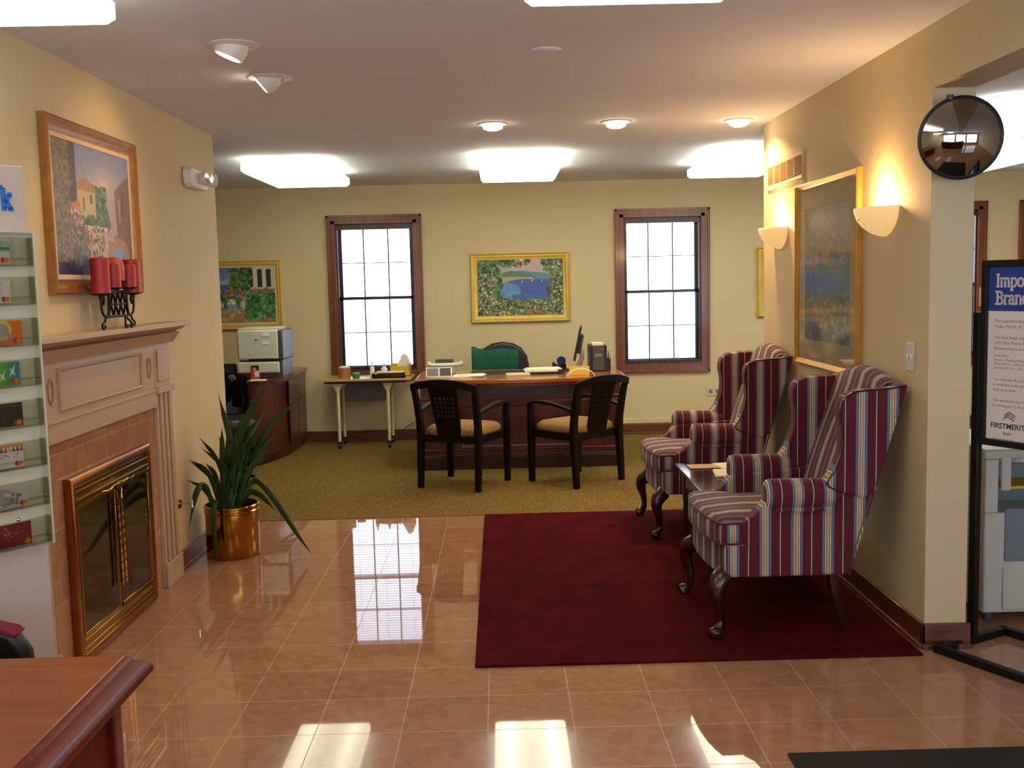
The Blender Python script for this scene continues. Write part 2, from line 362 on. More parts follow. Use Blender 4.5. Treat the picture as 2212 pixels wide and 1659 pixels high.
# painting with numpy -> coloured grid mesh
class Cv:
    def __init__(s, w, h, col=(128, 128, 128)):
        s.w, s.h = w, h; s.a = np.zeros((h, w, 3)); s.a[:] = col
        s.X, s.Y = np.meshgrid((np.arange(w)+.5)/w, (np.arange(h)+.5)/h)     # Y down
    def m(s, mask, col, j=0):
        n = int(mask.sum())
        if n: s.a[mask] = np.clip(np.array(col) + rng.normal(0, j, (n, 1)) + rng.normal(0, j*.6, (n, 3)), 0, 255)
        return s
    def rect(s, x0, y0, x1, y1, col, j=4): return s.m((s.X > x0) & (s.X < x1) & (s.Y > y0) & (s.Y < y1), col, j)
    def ell(s, x, y, rx, ry, col, j=4): return s.m(((s.X-x)/rx)**2+((s.Y-y)/ry)**2 < 1, col, j)
    def poly(s, pts, col, j=4):
        ins = np.zeros_like(s.X, bool); n = len(pts)
        for i in range(n):
            (x0, y0), (x1, y1) = pts[i], pts[(i+1) % n]
            if y0 == y1: continue
            c = ((y0 > s.Y) != (y1 > s.Y)) & (s.X < (x1-x0)*(s.Y-y0)/(y1-y0)+x0); ins ^= c
        return s.m(ins, col, j)
    def grad(s, x0, y0, x1, y1, c0, c1, j=5):
        k = (s.X > x0) & (s.X < x1) & (s.Y > y0) & (s.Y < y1); t = ((s.Y-y0)/(y1-y0))[k][:, None]
        s.a[k] = np.clip(np.array(c0)*(1-t)+np.array(c1)*t + rng.normal(0, j, (int(k.sum()), 1)), 0, 255); return s
    def dabs(s, n, box, cols, r=(.01, .025), asp=1.0):
        for _ in range(n):
            x = rng.uniform(box[0], box[2]); y = rng.uniform(box[1], box[3]); q = rng.uniform(*r)
            s.ell(x, y, q, q*asp*s.w/s.h, cols[rng.integers(len(cols))], 8)
        return s
    def soft(s, x, y, rx, ry, col, a=1.0):
        g = (a*np.exp(-(((s.X-x)/rx)**2+((s.Y-y)/ry)**2)))[..., None]; s.a = s.a*(1-g)+np.array(col)*g; return s
    def blur(s, n=1, jit=9):
        for _ in range(n):
            p = np.pad(s.a, ((1, 1), (1, 1), (0, 0)), 'edge'); s.a = (p[1:-1, 1:-1]*2+p[:-2, 1:-1]+p[2:, 1:-1]+p[1:-1, :-2]+p[1:-1, 2:])/6
        s.a = np.clip(s.a+rng.normal(0, jit, s.a.shape[:2])[..., None], 0, 255); return s
    def mesh(s, name, W_, H_, parent, m, y=0, loc=None):
        y_ = y
        w, h = s.w, s.h; a = s.a/255; a = np.where(a <= .04045, a/12.92, ((a+.055)/1.055)**2.4)
        vx = np.linspace(-W_/2, W_/2, w); vz = np.linspace(H_/2, -H_/2, h)
        vs = [(x, y_, z) for z in vz for x in vx]
        fs = [(r*w+c, (r+1)*w+c, (r+1)*w+c+1, r*w+c+1) for r in range(h-1) for c in range(w-1)]
        me = bpy.data.meshes.new(name); me.from_pydata(vs, [], fs)
        ca = me.color_attributes.new('Col', 'FLOAT_COLOR', 'POINT')
        ca.data.foreach_set('color', np.concatenate([a.reshape(-1, 3), np.ones((w*h, 1))], 1).ravel().astype(np.float32))
        me.materials.append(m); o = bpy.data.objects.new(name, me); C.objects.link(o); o.parent = parent
        if loc: o.location = loc
        return o

# ================================================================== SETTING
YR = -2.6; XFL, XFR = -4.2, 6.3
b = MB(); b.box(XFL, XFR, YR, 6.87, -.1, 0); struct(b.build('floor', M['marble']))
b = MB(); b.box(XFL, XFR, 6.87, YB+.15, -.1, .004); struct(b.build('floor_carpet', M['carpet']))
b = MB(); b.box(XFL, XFR, YR, YB+.15, H, H+.1); struct(b.build('ceiling', M['ceiling']))
# back wall with window openings
WIN = [(-1.707, -.767), (1.156, 2.097), (3.93, 4.87), (5.20, 6.14)]; CW = .085
ZB, ZT = .63, 2.26
b = MB(); xs = XFL
for a, c in WIN:
    b.box(xs, a+CW, YB, YB+.15, 0, H); xs = c-CW
    b.box(a+CW, c-CW, YB, YB+.15, 0, ZB+CW); b.box(a+CW, c-CW, YB, YB+.15, ZT-CW, H)
b.box(xs, XFR, YB, YB+.15, 0, H); struct(b.build('wall_back', M['wall']))
# left wall with firebox opening
FC = 4.69
b = MB(); b.box(XL-.16, XL, YR, FC-.40, 0, H); b.box(XL-.16, XL, FC+.40, YE-.03, 0, H); b.box(XL-.16, XL, FC-.40, FC+.40, .74, H)
struct(b.build('wall_left', M['wall']))
b = MB(); b.box(XFL-.1, XFL, YR, YB+.15, 0, H); struct(b.build('wall_far_left', M['wall']))
b = MB(); b.box(XR, XP, YP, YE, 0, H); b.box(XR, XP, YR, YP, 2.296, H); struct(b.build('wall_right', M['wall']))
b = MB(); b.box(XFR, XFR+.1, YR, YB+.15, 0, H); struct(b.build('wall_far_right', M['wall']))
# wall behind the camera: storefront openings
b = MB(); b.box(XFL, XFR, YR-.15, YR, 0, .35); b.box(XFL, XFR, YR-.15, YR, 2.2, H)
for x0, x1 in ((XFL, -1.75), (.75, .95), (3.1, 3.3), (5.9, XFR)): b.box(x0, x1, YR-.15, YR, .35, 2.2)
struct(b.build('wall_rear', M['wall']))
for i, (x0, x1) in enumerate(((-1.75, .75), (.95, 3.1), (3.3, 5.9))):
    b = MB()
    for k in range(4):
        x = x0 + (x1-x0-.05)*k/3; b.box(x, x+.05, YR-.11, YR-.05, .35, 2.2)
    for z in (.35, 1.2, 2.15): b.box(x0, x1, YR-.11, YR-.05, z, z+.05)
    w = struct(b.build('window_%d' % (i+5), M['casing']))
    MB().box(x0, x1, YR-.085, YR-.08, .35, 2.2).build('pane', M['glass'], w)
    portal('daylight_opening', ((x0+x1)/2, YR-.16, 1.27), (PI/2, 0, 0), x1-x0, 1.85)
b = MB(); b.box(-30, 30, YB+.15, 45, -.4, -.3); b.box(-30, 30, -30, YR-.15, -.4, -.3); struct(b.build('ground', M['ext']))

# baseboards
def bb(x0, x1, y0, y1, nx, ny, name, m):
    b = MB(); b.box(x0, x1, y0, y1, .0, .107)
    b.box(x0-.012*(nx < 0), x1+.012*(nx > 0), y0-.012*(ny < 0), y1+.012*(ny > 0), 0, .022)
    return struct(b.build(name, m, bevel=.004))
bb(XFL, XFR, YB-.016, YB, 0, -1, 'baseboard_back', M['base'])
bb(XL, XL+.016, FC+.93, YE-.03, 1, 0, 'baseboard_left', M['base_y'])
bb(XL, XL+.016, YR, FC-.93, 1, 0, 'baseboard_left_front', M['base_y'])
bb(XR-.016, XR, YP-.016, YE, -1, 0, 'baseboard_right', M['base_y'])
bb(XR-.016, XP+.016, YP-.016, YP, 0, -1, 'baseboard_pillar', M['base'])
b = MB(); b.box(XFL, XFR, YB-.014, YB, .112, .165); struct(b.build('trim_1', M['wall'], bevel=.004))

# windows with wooden casing, sashes and slatted blinds
def window(i, x0, x1):
    w = thing('window_%d' % i, '', ''); del w['label']; del w['category']; w['kind'] = 'structure'; w.location = ((x0+x1)/2, YB, 0)
    hw = (x1-x0)/2
    b = MB(); d0, d1 = -.028, .0
    for s in (-1, 1):
        b.box(*sorted((s*hw, s*(hw-CW))), d0, d1, ZB, ZT); b.box(*sorted((s*hw, s*(hw-.022))), d0-.008, d0, ZB, ZT)
        b.box(*sorted((s*(hw-.045), s*(hw-CW))), d0-.005, d0, ZB+.05, ZT-.05)
    for z0, z1 in ((ZB, ZB+CW), (ZT-CW, ZT)): b.box(-hw+CW, hw-CW, d0, d1, z0, z1)
    b.box(-hw, hw, d0-.008, d0, ZT-.022, ZT); b.box(-hw, hw, d0-.008, d0, ZB, ZB+.022)
    b.box(-hw+.045, hw-.045, d0-.005, d0, ZT-CW, ZT-.045)
    b.build('window_casing', M['casing'], w, bevel=.004)
    iw = hw-CW
    b = MB()
    for s in (-1, 1): b.box(*sorted((s*iw, s*(iw-.015))), 0, .15, ZB+CW, ZT-CW)
    b.box(-iw, iw, 0, .15, ZT-CW-.015, ZT-CW); b.box(-iw, iw, -.02, .15, ZB+CW, ZB+CW+.02)
    b.build('window_jamb', M['sash'], w)
    zm = (ZB+ZT)/2-.005; jw = iw-.015
    for nm, za, zb, y in (('upper_sash', zm-.015, ZT-CW-.015, .10), ('lower_sash', ZB+CW+.02, zm+.015, .065)):
        b = MB()
        for s in (-1, 1): b.box(*sorted((s*jw, s*(jw-.03))), y, y+.03, za, zb)
        b.box(-jw, jw, y, y+.03, za, za+.03); b.box(-jw, jw, y, y+.03, zb-.03, zb)
        for k in (-1, 1): b.box(k*jw/3-.006, k*jw/3+.006, y+.004, y+.026, za, zb)
        b.box(-jw, jw, y+.008, y+.022, (za+zb)/2-.004, (za+zb)/2+.004)
        sh = b.build(nm, M['sash'], w)
        MB().box(-jw+.02, jw-.02, y+.013, y+.016, za+.02, zb-.02).build('pane', M['glass'], sh)
    return w
for i, (x0, x1) in enumerate(WIN):
    window(i+1, x0, x1)
    portal('daylight_opening', ((x0+x1)/2, YB+.16, (ZB+ZT)/2), (-PI/2, 0, 0), x1-x0-2*CW, ZT-ZB-2*CW)
    if i == 0: lab = 'dark slatted blind in the window behind the rolling table'
    elif i == 1: lab = 'dark slatted blind in the window left of the striped wing chairs'
    elif i == 2: lab = 'dark blind in the far window glimpsed beside the pillar'
    else: continue
    hw = (x1-x0)/2-CW
    t = thing('window_blind', lab, 'blind', ((x0+x1)/2, YB, 0), group='dark window blinds')
    MB().box(-hw+.004, hw-.004, .003, .05, ZT-CW-.055, ZT-CW-.002).build('headrail', M['sash'], t)
    b = MB(); z = ZB+CW+.05
    while z < ZT-CW-.06:
        b.box(-hw+.012, hw-.012, .012, .046, z, z+.0012); z += .026
    b.build('slats', M['sash'], t)
    MB().box(-hw+.012, hw-.012, .012, .046, ZB+CW+.021, ZB+CW+.038).build('bottom_rail', M['sash'], t)
    b = MB()
    for s in (-.7, 0, .7): b.box(s*hw-.0012, s*hw+.0012, .026, .029, ZB+CW+.03, ZT-CW-.05)
    b.build('cord', M['sash'], t)

# ================================================================== CEILING LIGHTS
HF = H-.118
def fixture(x0, x1, y0, y1, lab, grp='boxy fluorescent ceiling lights'):
    t = thing('fluorescent_light', lab, 'ceiling light', ((x0+x1)/2, (y0+y1)/2, H), group=grp)
    hx, hy = (x1-x0)/2, (y1-y0)/2
    MB().box(-hx+.04, hx-.04, -hy+.04, hy-.04, -.04, -.001).build('housing', M['white'], t, bevel=.004)
    b = MB(); zb = HF-H
    ri = [[(-hx+.015, -hy+.015, -.04), (hx-.015, -hy+.015, -.04), (hx-.015, hy-.015, -.04), (-hx+.015, hy-.015, -.04)],
          [(-hx, -hy, -.043), (hx, -hy, -.043), (hx, hy, -.043), (-hx, hy, -.043)],
          [(-hx, -hy, zb+.02), (hx, -hy, zb+.02), (hx, hy, zb+.02), (-hx, hy, zb+.02)],
          [(-hx+.02, -hy+.02, zb), (hx-.02, -hy+.02, zb), (hx-.02, hy-.02, zb), (-hx+.02, hy-.02, zb)]]
    b.loft(ri); b.build('diffuser', M['tube_dim' if y0 > 7.5 and x0 < -1 else 'tube_back' if y0 > 7.5 else 'tube_light'], t, bevel=.006)
    return t
fixture(-1.93, -1.29, 7.92, 9.18, 'glowing fluorescent ceiling light above the laser printer corner')
fixture(-.14, .50, 7.88, 9.12, 'glowing fluorescent ceiling light over the office desk')
fixture(1.66, 2.30, 7.78, 9.15, 'glowing fluorescent ceiling light half hidden by the right wall')
fixture(.10, .74, 2.12, 3.38, 'glowing ceiling light cut by the top edge, near the centre')
fixture(-1.87, -1.23, 2.22, 3.49, 'glowing ceiling light cut by the top left corner')
fixture(2.80, 3.43, 5.85, 7.1, 'fluorescent light seen right of the convex mirror, nearer one')
fixture(3.66, 4.28, 7.9, 9.3, 'fluorescent light seen below the convex mirror, farther one')

fixture(.10, .74, -1.3, -.03, 'fluorescent light behind the viewer, over the teller counter')
fixture(-1.87, -1.23, -1.2, .07, 'fluorescent light behind the viewer, left of the teller counter')

def gimbal(x, y, rz, tilt, lab):
    t = thing('gimbal_downlight', lab, 'ceiling light', (x, y, H), rz, 'tilting downlights over the fireplace side')
    MB().lathe([(.058, -.002), (.100, -.001), (.103, -.006), (.062, -.013), (.056, -.002)], n=40).build('trim_ring', M['white'], t)
    T = Matrix.Translation((0, 0, .012)) @ Matrix.Rotation(math.radians(tilt), 4, 'Y')
    prof = [(.052, -.066), (.058, -.066), (.066, -.03), (.064, .0), (.045, .03)]
    MB().lathe(prof, n=32, T=T).build('eyeball', M['white'], t)
    MB().lathe([(.001, -.0685), (.048, -.0685), (.05, -.066), (.001, -.066)], n=32, T=T).build('lens', M['bulb'], t)
    d = T.to_3x3() @ Vector((0, 0, -1))
    l = lamp('halogen_lamp', 'SPOT', d*.075, 9, WARM, t, size=.03, angle=95, blend=.8); l.rotation_euler = (0, math.radians(tilt), 0)
    return t
gimbal(-1.05, 4.30, math.radians(3), 23, 'tilted white gimbal light, the nearer of two by the fireplace')
gimbal(-1.05, 4.97, math.radians(6), 50, 'tilted white gimbal light, the farther of two by the fireplace')
for x, y, lab, p in ((-.02, 6.55, 'glowing recessed downlight left of three in a row', 5), (.75, 6.57, 'glowing recessed downlight in the middle of three', 5), (1.53, 6.62, 'glowing recessed downlight closest to the right wall', 26)):
    t = thing('recessed_downlight', lab, 'ceiling light', (x, y, H), group='row of recessed downlights')
    MB().lathe([(.066, -.002), (.088, -.001), (.09, -.005), (.070, -.010)], n=40).build('trim_ring', M['white'], t)
    MB().lathe([(.001, -.042), (.035, -.040), (.058, -.030), (.066, -.006), (.001, -.006)], n=32).build('lens', M['bulb'], t)
    lamp('halogen_lamp', 'SPOT', (0, 0, -.055), p*2.2, WARM, t, size=.05, angle=150, blend=.5)
t = thing('ceiling_speaker', 'faint round white ceiling disc between the lights', 'ceiling disc', (.22, 4.515, H))
MB().lathe([(.001, -.012), (.05, -.011), (.062, -.006), (.066, -.001), (.001, -.001)], n=40).build('cover', M['ceiling'], t)
MB().lathe([(.0665, -.001), (.0665, -.005), (.0645, -.008), (.064, -.006)], n=40).build('rim', M['white'], t)

# ================================================================== PICTURES
def frame_bars(W_, H_, fw, prof, T=None):
    """mitred frame: prof = [(inset, depth)] from outer back to inner"""
    b = MB(); rings = []
    for cx, cz in ((-1, -1), (1, -1), (1, 1), (-1, 1)):
        rings.append([(cx*(W_/2-i), -d, cz*(H_/2-i)) for i, d in prof])
    R = [[b.bm.verts.new(Vector(p)) for p in r] for r in rings]; n = len(prof)
    for a in range(4):
        A, B = R[a], R[(a+1) % 4]
        for i in range(n): b.bm.faces.new((A[i], B[i], B[(i+1) % n], A[(i+1) % n]))
    return b
def picture(name, lab, cat, loc, rz, W_, H_, cv, fm, fw=.06, lw=.02, dep=.04, lm='liner', glass=False, group=None):
    t = thing(name, lab, cat, loc, rz, group)
    frame_bars(W_, H_, fw, [(0, .001), (0, dep*.8), (fw*.12, dep), (fw*.4, dep*.75), (fw*.6, dep*.8), (fw*.85, dep*.55), (fw, dep*.5), (fw, .001)]).build('frame', M[fm], t, ang=25)
    frame_bars(W_-2*fw+.004, H_-2*fw+.004, lw, [(0, .001), (0, dep*.45), (lw, dep*.38), (lw, .001)]).build('liner', M[lm], t, ang=25)
    cv.mesh('canvas', W_-2*fw-2*lw+.006, H_-2*fw-2*lw+.006, t, M['paint'], y=-dep*.3)
    if glass: MB().box(-W_/2+fw, W_/2-fw, -dep*.5-.001, -dep*.5, -H_/2+fw, H_/2-fw).build('glass', M['picglass'], t)
    return t
GR = [(40, 70, 30), (60, 100, 44), (90, 130, 60), (30, 52, 30), (110, 140, 80)]
PK = [(220, 160, 160), (235, 190, 180), (200, 120, 120), (240, 215, 200)]
# garden bay painting
cv = Cv(230, 150, (60, 90, 50))
cv.grad(0, 0, 1, .34, (130, 150, 190), (205, 170, 175)); cv.ell(.62, .1, .28, .2, (196, 168, 178), 6)
cv.poly([(.25, .26), (.5, .20), (.8, .25), (1, .34), (1, .42), (.2, .42)], (86, 140, 150), 6)
cv.poly([(.2, .27), (.4, .2), (.62, .27), (.7, .34), (.2, .36)], (90, 120, 96), 8)
cv.poly([(.15, .36), (.3, .31), (.64, .32), (.66, .36), (.4, .37), (.25, .5), (.1, .52)], (176, 164, 110), 8)
cv.ell(.56, .55, .32, .2, (66, 96, 170), 8); cv.rect(.55, .36, .95, .6, (70, 92, 172), 8); cv.ell(.36, .56, .14, .14, (90, 140, 190), 8); cv.ell(.42, .62, .08, .05, (110, 160, 170), 8)
cv.rect(.4, .62, .85, .73, (64, 100, 176), 8)
for x, y in ((.52, .37), (.635, .35), (.745, .36)): cv.poly([(x, y+.05), (x-.004, y+.04), (x+.008, y-.02), (x+.008, y+.05)], (240, 236, 220), 2)
cv.dabs(170, (0, 0, .28, .6), GR, (.012, .035)); cv.dabs(60, (.25, 0, .6, .12), GR, (.01, .03)); cv.dabs(120, (.85, 0, 1, .7), GR, (.01, .035)); cv.dabs(60, (.76, .0, .9, .2), GR, (.01, .025))
cv.dabs(360, (0, .72, 1, 1), GR, (.012, .03)); cv.dabs(120, (0, .6, .28, .8), GR, (.01, .03)); cv.dabs(60, (.82, .5, 1, .75), GR, (.01, .03))
cv.dabs(90, (0, .25, .2, .95), PK, (.006, .014)); cv.dabs(110, (.2, .72, 1, .98), PK+[(230, 210, 120), (240, 240, 230)], (.006, .013)); cv.dabs(60, (.85, .05, 1, .8), PK, (.006, .014))
cv.dabs(30, (.57, .88, .74, .98), [(210, 80, 60), (230, 110, 90)], (.008, .014)); cv.dabs(25, (.45, .02, .6, .14), PK, (.006, .012)); cv.dabs(12, (.3, .92, .38, 1), [(230, 210, 90)], (.01, .016))
cv.dabs(700, (0, .7, 1, 1), GR+[(120, 130, 90), (150, 140, 110), (180, 150, 140)], (.004, .01)); cv.dabs(300, (0, 0, .26, .7), GR+[(130, 150, 100), (190, 160, 150)], (.004, .01)); cv.dabs(200, (.84, 0, 1, .75), GR+[(190, 150, 140)], (.004, .01)); cv.blur(1)
picture('garden_painting', 'gold-framed painting of a blue bay ringed by flowers, above the desk', 'painting', (.205, YB, 1.512), 0, .985, .685, cv, 'goldy', .052, .014, .04, 'goldy')
# patio painting, partly behind left wall
cv = Cv(170, 116, (90, 110, 60))
cv.grad(0, 0, .6, .3, (90, 110, 170), (120, 140, 180)); cv.poly([(.2, .25), (.62, .22), (.62, .34), (.2, .3)], (190, 160, 120), 6); cv.rect(.1, .3, .62, .52, (44, 110, 180), 6)
cv.rect(.64, .0, 1, .4, (200, 196, 160), 6)
for x in (.70, .80, .90): cv.rect(x, .04, x+.05, .36, (28, 36, 40), 3)
cv.dabs(150, (.48, 0, .72, .4), GR, (.012, .03)); cv.dabs(110, (0, .4, 1, .62), [(200, 110, 90), (220, 130, 120), (70, 110, 50), (190, 80, 90)], (.012, .03))
cv.dabs(160, (0, .5, .5, .75), GR, (.012, .03)); cv.grad(0, .74, 1, 1, (170, 140, 96), (140, 110, 76), 14); cv.dabs(70, (.2, .76, .8, 1), [(186, 158, 116), (150, 122, 86)], (.01, .03))
cv.ell(.49, .66, .05, .1, (230, 225, 220), 4); cv.rect(.44, .66, .55, .76, (110, 170, 200), 6); cv.ell(.5, .54, .03, .04, (120, 70, 50), 4); cv.ell(.37, .68, .03, .08, (190, 190, 180), 4); cv.ell(.62, .68, .03, .08, (190, 190, 180), 4)
cv.dabs(150, (.66, .5, 1, .92), [(40, 110, 60), (80, 150, 70), (30, 80, 50), (110, 170, 90)], (.01, .03), 1.8)
cv.dabs(260, (.0, .42, .62, .76), GR+[(130, 150, 110), (190, 120, 100)], (.004, .01)); cv.dabs(260, (.64, .42, 1, .92), GR+[(120, 160, 90)], (.004, .01), 2); cv.dabs(160, (.46, 0, .7, .4), GR+[(140, 160, 110)], (.004, .01)); cv.dabs(160, (0, .76, .7, 1), [(186, 158, 116), (140, 112, 80), (120, 96, 70)], (.004, .012), .5) ; cv.blur(1)
picture('patio_painting', 'gold-framed painting of a flowery patio, above the printer', 'painting', (-2.67, YB, 1.50), 0, .99, .68, cv, 'goldy', .052, .016, .04, 'liner')
cv = Cv(40, 60, (40, 44, 30)); cv.dabs(120, (0, 0, 1, 1), [(30, 34, 26), (60, 70, 40), (90, 70, 40), (24, 24, 24)], (.03, .08))
picture('dark_painting', 'gold-framed dark painting mostly hidden behind the right wall', 'painting', (3.07, YB, 1.507), 0, .99, .69, cv, 'goldy', .052, .014, .04, 'goldy')
# canal town painting on the left wall
cv = Cv(190, 200, (120, 120, 150))
cv.grad(0, 0, 1, .66, (120, 126, 176), (176, 160, 160)); cv.soft(.62, .3, .22, .16, (206, 184, 160), .8); cv.soft(.62, .29, .05, .04, (236, 206, 156), .8)
cv.poly([(.78, .3), (1, .14), (1, .9), (.8, .82)], (124, 84, 52), 10); cv.rect(.83, .36, .85, .56, (196, 160, 110), 6); cv.rect(.88, .3, .9, .5, (70, 44, 34), 4)
cv.poly([(.48, .28), (.66, .44), (.72, .64), (.6, .72), (.46, .7)], (96, 92, 84), 12); cv.dabs(70, (.46, .3, .66, .66), GR, (.012, .03))
cv.rect(.0, 0, .2, .98, (112, 86, 52), 12); cv.rect(.2, .0, .28, .62, (70, 44, 34), 8); cv.dabs(60, (0, .2, .22, .7), [(126, 96, 56), (90, 76, 44), (140, 112, 70)], (.012, .03))
for x, y in ((.05, .1), (.12, .1), (.05, .32), (.12, .34)): cv.ell(x, y, .018, .035, (110, 40, 30), 6)
cv.poly([(.28, .3), (.38, .24), (.52, .32), (.52, .36), (.28, .36)], (176, 120, 74), 8); cv.rect(.29, .35, .51, .56, (196, 172, 116), 10); cv.rect(.44, .37, .47, .44, (80, 60, 44), 4); cv.rect(.35, .4, .37, .5, (80, 60, 44), 4)
cv.poly([(.2, .46), (.29, .43), (.33, .47), (.2, .49)], (200, 110, 70), 6); cv.rect(.22, .48, .32, .6, (176, 140, 110), 8)
cv.dabs(150, (.14, .54, .6, .72), GR, (.012, .03)); cv.dabs(40, (.16, .5, .34, .68), [(210, 110, 140), (200, 80, 110), (225, 160, 170)], (.01, .02))
cv.rect(.36, .62, .66, .88, (190, 170, 126), 10); cv.rect(.36, .61, .66, .64, (214, 196, 160), 5)
for x in (.42, .5, .58): cv.rect(x, .68, x+.02, .74, (100, 80, 56), 4)
cv.dabs(80, (.0, .62, .4, .86), [(90, 74, 44), (60, 70, 40), (120, 90, 50)], (.012, .03))
cv.ell(.8, .84, .16, .16, (170, 124, 84), 8); cv.ell(.8, .88, .1, .12, (120, 156, 200), 6); cv.poly([(.66, .66), (.7, .6), (.74, .66), (.76, .72), (.64, .72)], (190, 150, 140), 8)
cv.poly([(0, .82), (.3, .84), (.64, .9), (.64, 1), (0, 1)], (36, 38, 76), 10); cv.rect(.6, .92, 1, 1, (60, 66, 110), 12)
cv.dabs(50, (.0, .8, .6, 1), [(70, 60, 80), (110, 80, 60), (40, 44, 96)], (.008, .016), 2.2); cv.dabs(30, (.7, .86, 1, 1), [(150, 120, 100), (90, 110, 160)], (.008, .018), 2)
cv.dabs(500, (0, 0, .2, .9), [(104, 84, 54), (124, 98, 60), (84, 66, 44), (134, 112, 76)], (.005, .014), 1.6); cv.dabs(300, (0, .55, .6, .86), [(76, 80, 44), (100, 88, 50), (130, 110, 70), (56, 60, 36), (150, 120, 90)], (.005, .012)); cv.blur(1)
picture('canal_painting', 'large gold-framed painting of a canal town above the mantel', 'painting', (XL, 4.74, 1.925), PI/2, 1.04, .73, cv, 'goldw', .062, .022, .036, 'liner')
# flower print behind glass, right wall
cv = Cv(110, 150, (96, 84, 70))
cv.grad(0, 0, 1, .35, (104, 92, 72), (120, 104, 84), 10); cv.grad(0, .35, 1, .68, (82, 88, 100), (70, 82, 104), 8); cv.grad(0, .68, 1, 1, (84, 84, 60), (62, 56, 54), 10)
cv.dabs(200, (0, 0, 1, .5), [(110, 100, 76), (96, 92, 66), (150, 110, 84), (90, 84, 80)], (.02, .05)); cv.dabs(120, (0, .2, 1, .46), [(164, 120, 96), (150, 100, 84), (130, 110, 90)], (.012, .03))
cv.dabs(160, (0, .45, 1, .7), [(74, 90, 110), (66, 80, 106), (86, 92, 88), (100, 100, 110)], (.02, .05)); cv.dabs(180, (0, .66, 1, 1), [(90, 92, 58), (70, 74, 50), (60, 50, 50), (104, 96, 72)], (.02, .05))
cv.dabs(90, (.1, .66, 1, .9), [(196, 140, 80), (188, 110, 80), (170, 140, 80)], (.01, .026)); cv.dabs(20, (.5, .86, 1, .96), [(130, 130, 140), (150, 140, 130)], (.014, .03))
cv.blur(3, 5)
t = thing('flower_print', 'tall framed floral print under glass between the wall sconces', 'picture', (XR, 5.49, 1.57), -PI/2)
frame_bars(1.04, 1.01, .03, [(0, .001), (0, .026), (.006, .032), (.016, .026), (.026, .022), (.03, .018), (.03, .001)]).build('frame', M['gold'], t, ang=25)
frame_bars(.984, .954, .115, [(0, .001), (0, .012), (.115, .010), (.115, .001)]).build('mount', M['matb'], t, ang=25)
cv.mesh('print', .76, .73, t, M['paint'], y=-.008)
MB().box(-.49, .49, -.016, -.0145, -.476, .476).build('glass', M['picglass'], t)

# ================================================================== RIGHT WALL FITTINGS
t = thing('air_vent', 'beige wall air vent above the flower print', 'vent', (XR, 6.315, 2.195), -PI/2)
frame_bars(.80, .172, .03, [(0, .001), (0, .012), (.008, .016), (.03, .010), (.03, .001)]).build('frame', M['wall'], t)
MB().box(-.37, .37, -.003, -.001, -.056, .056).build('backing', M['cardb'], t)
b = MB()
for k in range(13):
    z = -.05+k*.0083; b.box(-.37, .37, -.012, -.004, z, z+.0028, Matrix.Rotation(.0, 4, 'X'))
b.build('louvres', M['vent'], t)
b = MB()
for k in range(1, 5): b.box(-.37+k*.148-.004, -.37+k*.148+.004, -.014, -.004, -.056, .056)
b.build('divider', M['wall'], t)
t = thing('light_switch', 'cream light switch plate by the pillar corner', 'light switch', (XR, 4.365, 1.21), -PI/2)
MB().box(-.045, .045, -.006, -.0005, -.06, .06).build('plate', M['lgrey'], t, bevel=.003)
for s in (-1, 1): MB().box(s*.02-.005, s*.02+.005, -.013, -.005, -.012, .012).build('toggle', M['white'], t, bevel=.002)
def sconce(y, lab):
    t = thing('wall_sconce', lab, 'wall lamp', (XR, y, 1.865), -PI/2, group='alabaster wall sconces')
    # half bowl, flattened against the wall; outward is local -y
    prof = [(.162, -.004), (.160, -.02), (.148, -.05), (.120, -.084), (.075, -.112), (.03, -.127), (.004, -.13)]
    T = Matrix.Diagonal((1, .80, 1, 1))
    b = MB(); b.lathe(prof, n=28, T=T, a0=PI, a1=2*PI); b.build('bowl', M['bowl'], t, solid=-.004)
    b = MB(); b.box(-.022, .022, -.012, -.001, -.10, .0); b.build('backplate', M['brassd'], t, bevel=.003)
    b = MB(); b.tube([(.0, -.01, -.05), (.0, -.08, -.075), (0, -.122, -.05)], .005, 8, 4); b.build('arm', M['brassd'], t)
    b = MB(); b.lathe([(.001, -.03), (.02, -.025), (.024, 0), (.015, .022), (.001, .03)], c=(0, -.065, -.035), n=14); b.build('light_bulb', M['bulb'], t)
    lamp('sconce_lamp', 'POINT', (0, -.06, .035), 9, WARM, t, size=.025)
    return t
sconce(6.42, 'glowing bowl wall sconce beside the air vent, farther one')
sconce(4.68, 'glowing bowl wall sconce nearer the pillar')

# convex security mirror hanging at the pillar
MR = thing('convex_mirror', 'round convex security mirror mounted on the pillar', 'mirror', (1.79, 4.04, 2.08), 0, rot=(math.radians(6), 0, math.radians(-8)))
prof = [(.001, -.052)] + [(.150*k/10, -.052+.047*(k/10)**2) for k in range(1, 11)]
T = Matrix.Rotation(-PI/2, 4, 'X')   # local z -> +y
M['mirror'] = mat('mirror_silver', (168, 164, 158), .02, metal=1)
MB().lathe(prof+[(.150, 0), (.001, 0)], n=64, T=T).build('mirror_face', M['mirror'], MR, ang=30)
b = MB(); ring = [(Vector((.152*math.cos(2*PI*k/64), -.004, .152*math.sin(2*PI*k/64)))) for k in range(65)]
b.tube(ring, .0075, 8); b.build('rim', M['black'], MR)
b = MB(); b.lathe([(.001, .001), (.147, .001), (.10, .03), (.03, .045), (.001, .045)], n=32, T=T); b.build('back_shell', M['black'], MR)
b = MB(); b.tube([(0, .04, 0), (0, .08, .06), (0, .13, .06)], .008, 8); b.lathe([(.001, 0), (.014, 0), (.014, .02), (.001, .02)], c=(-.045, .0, .144), n=12); b.build('bracket', M['dgrey'], MR)

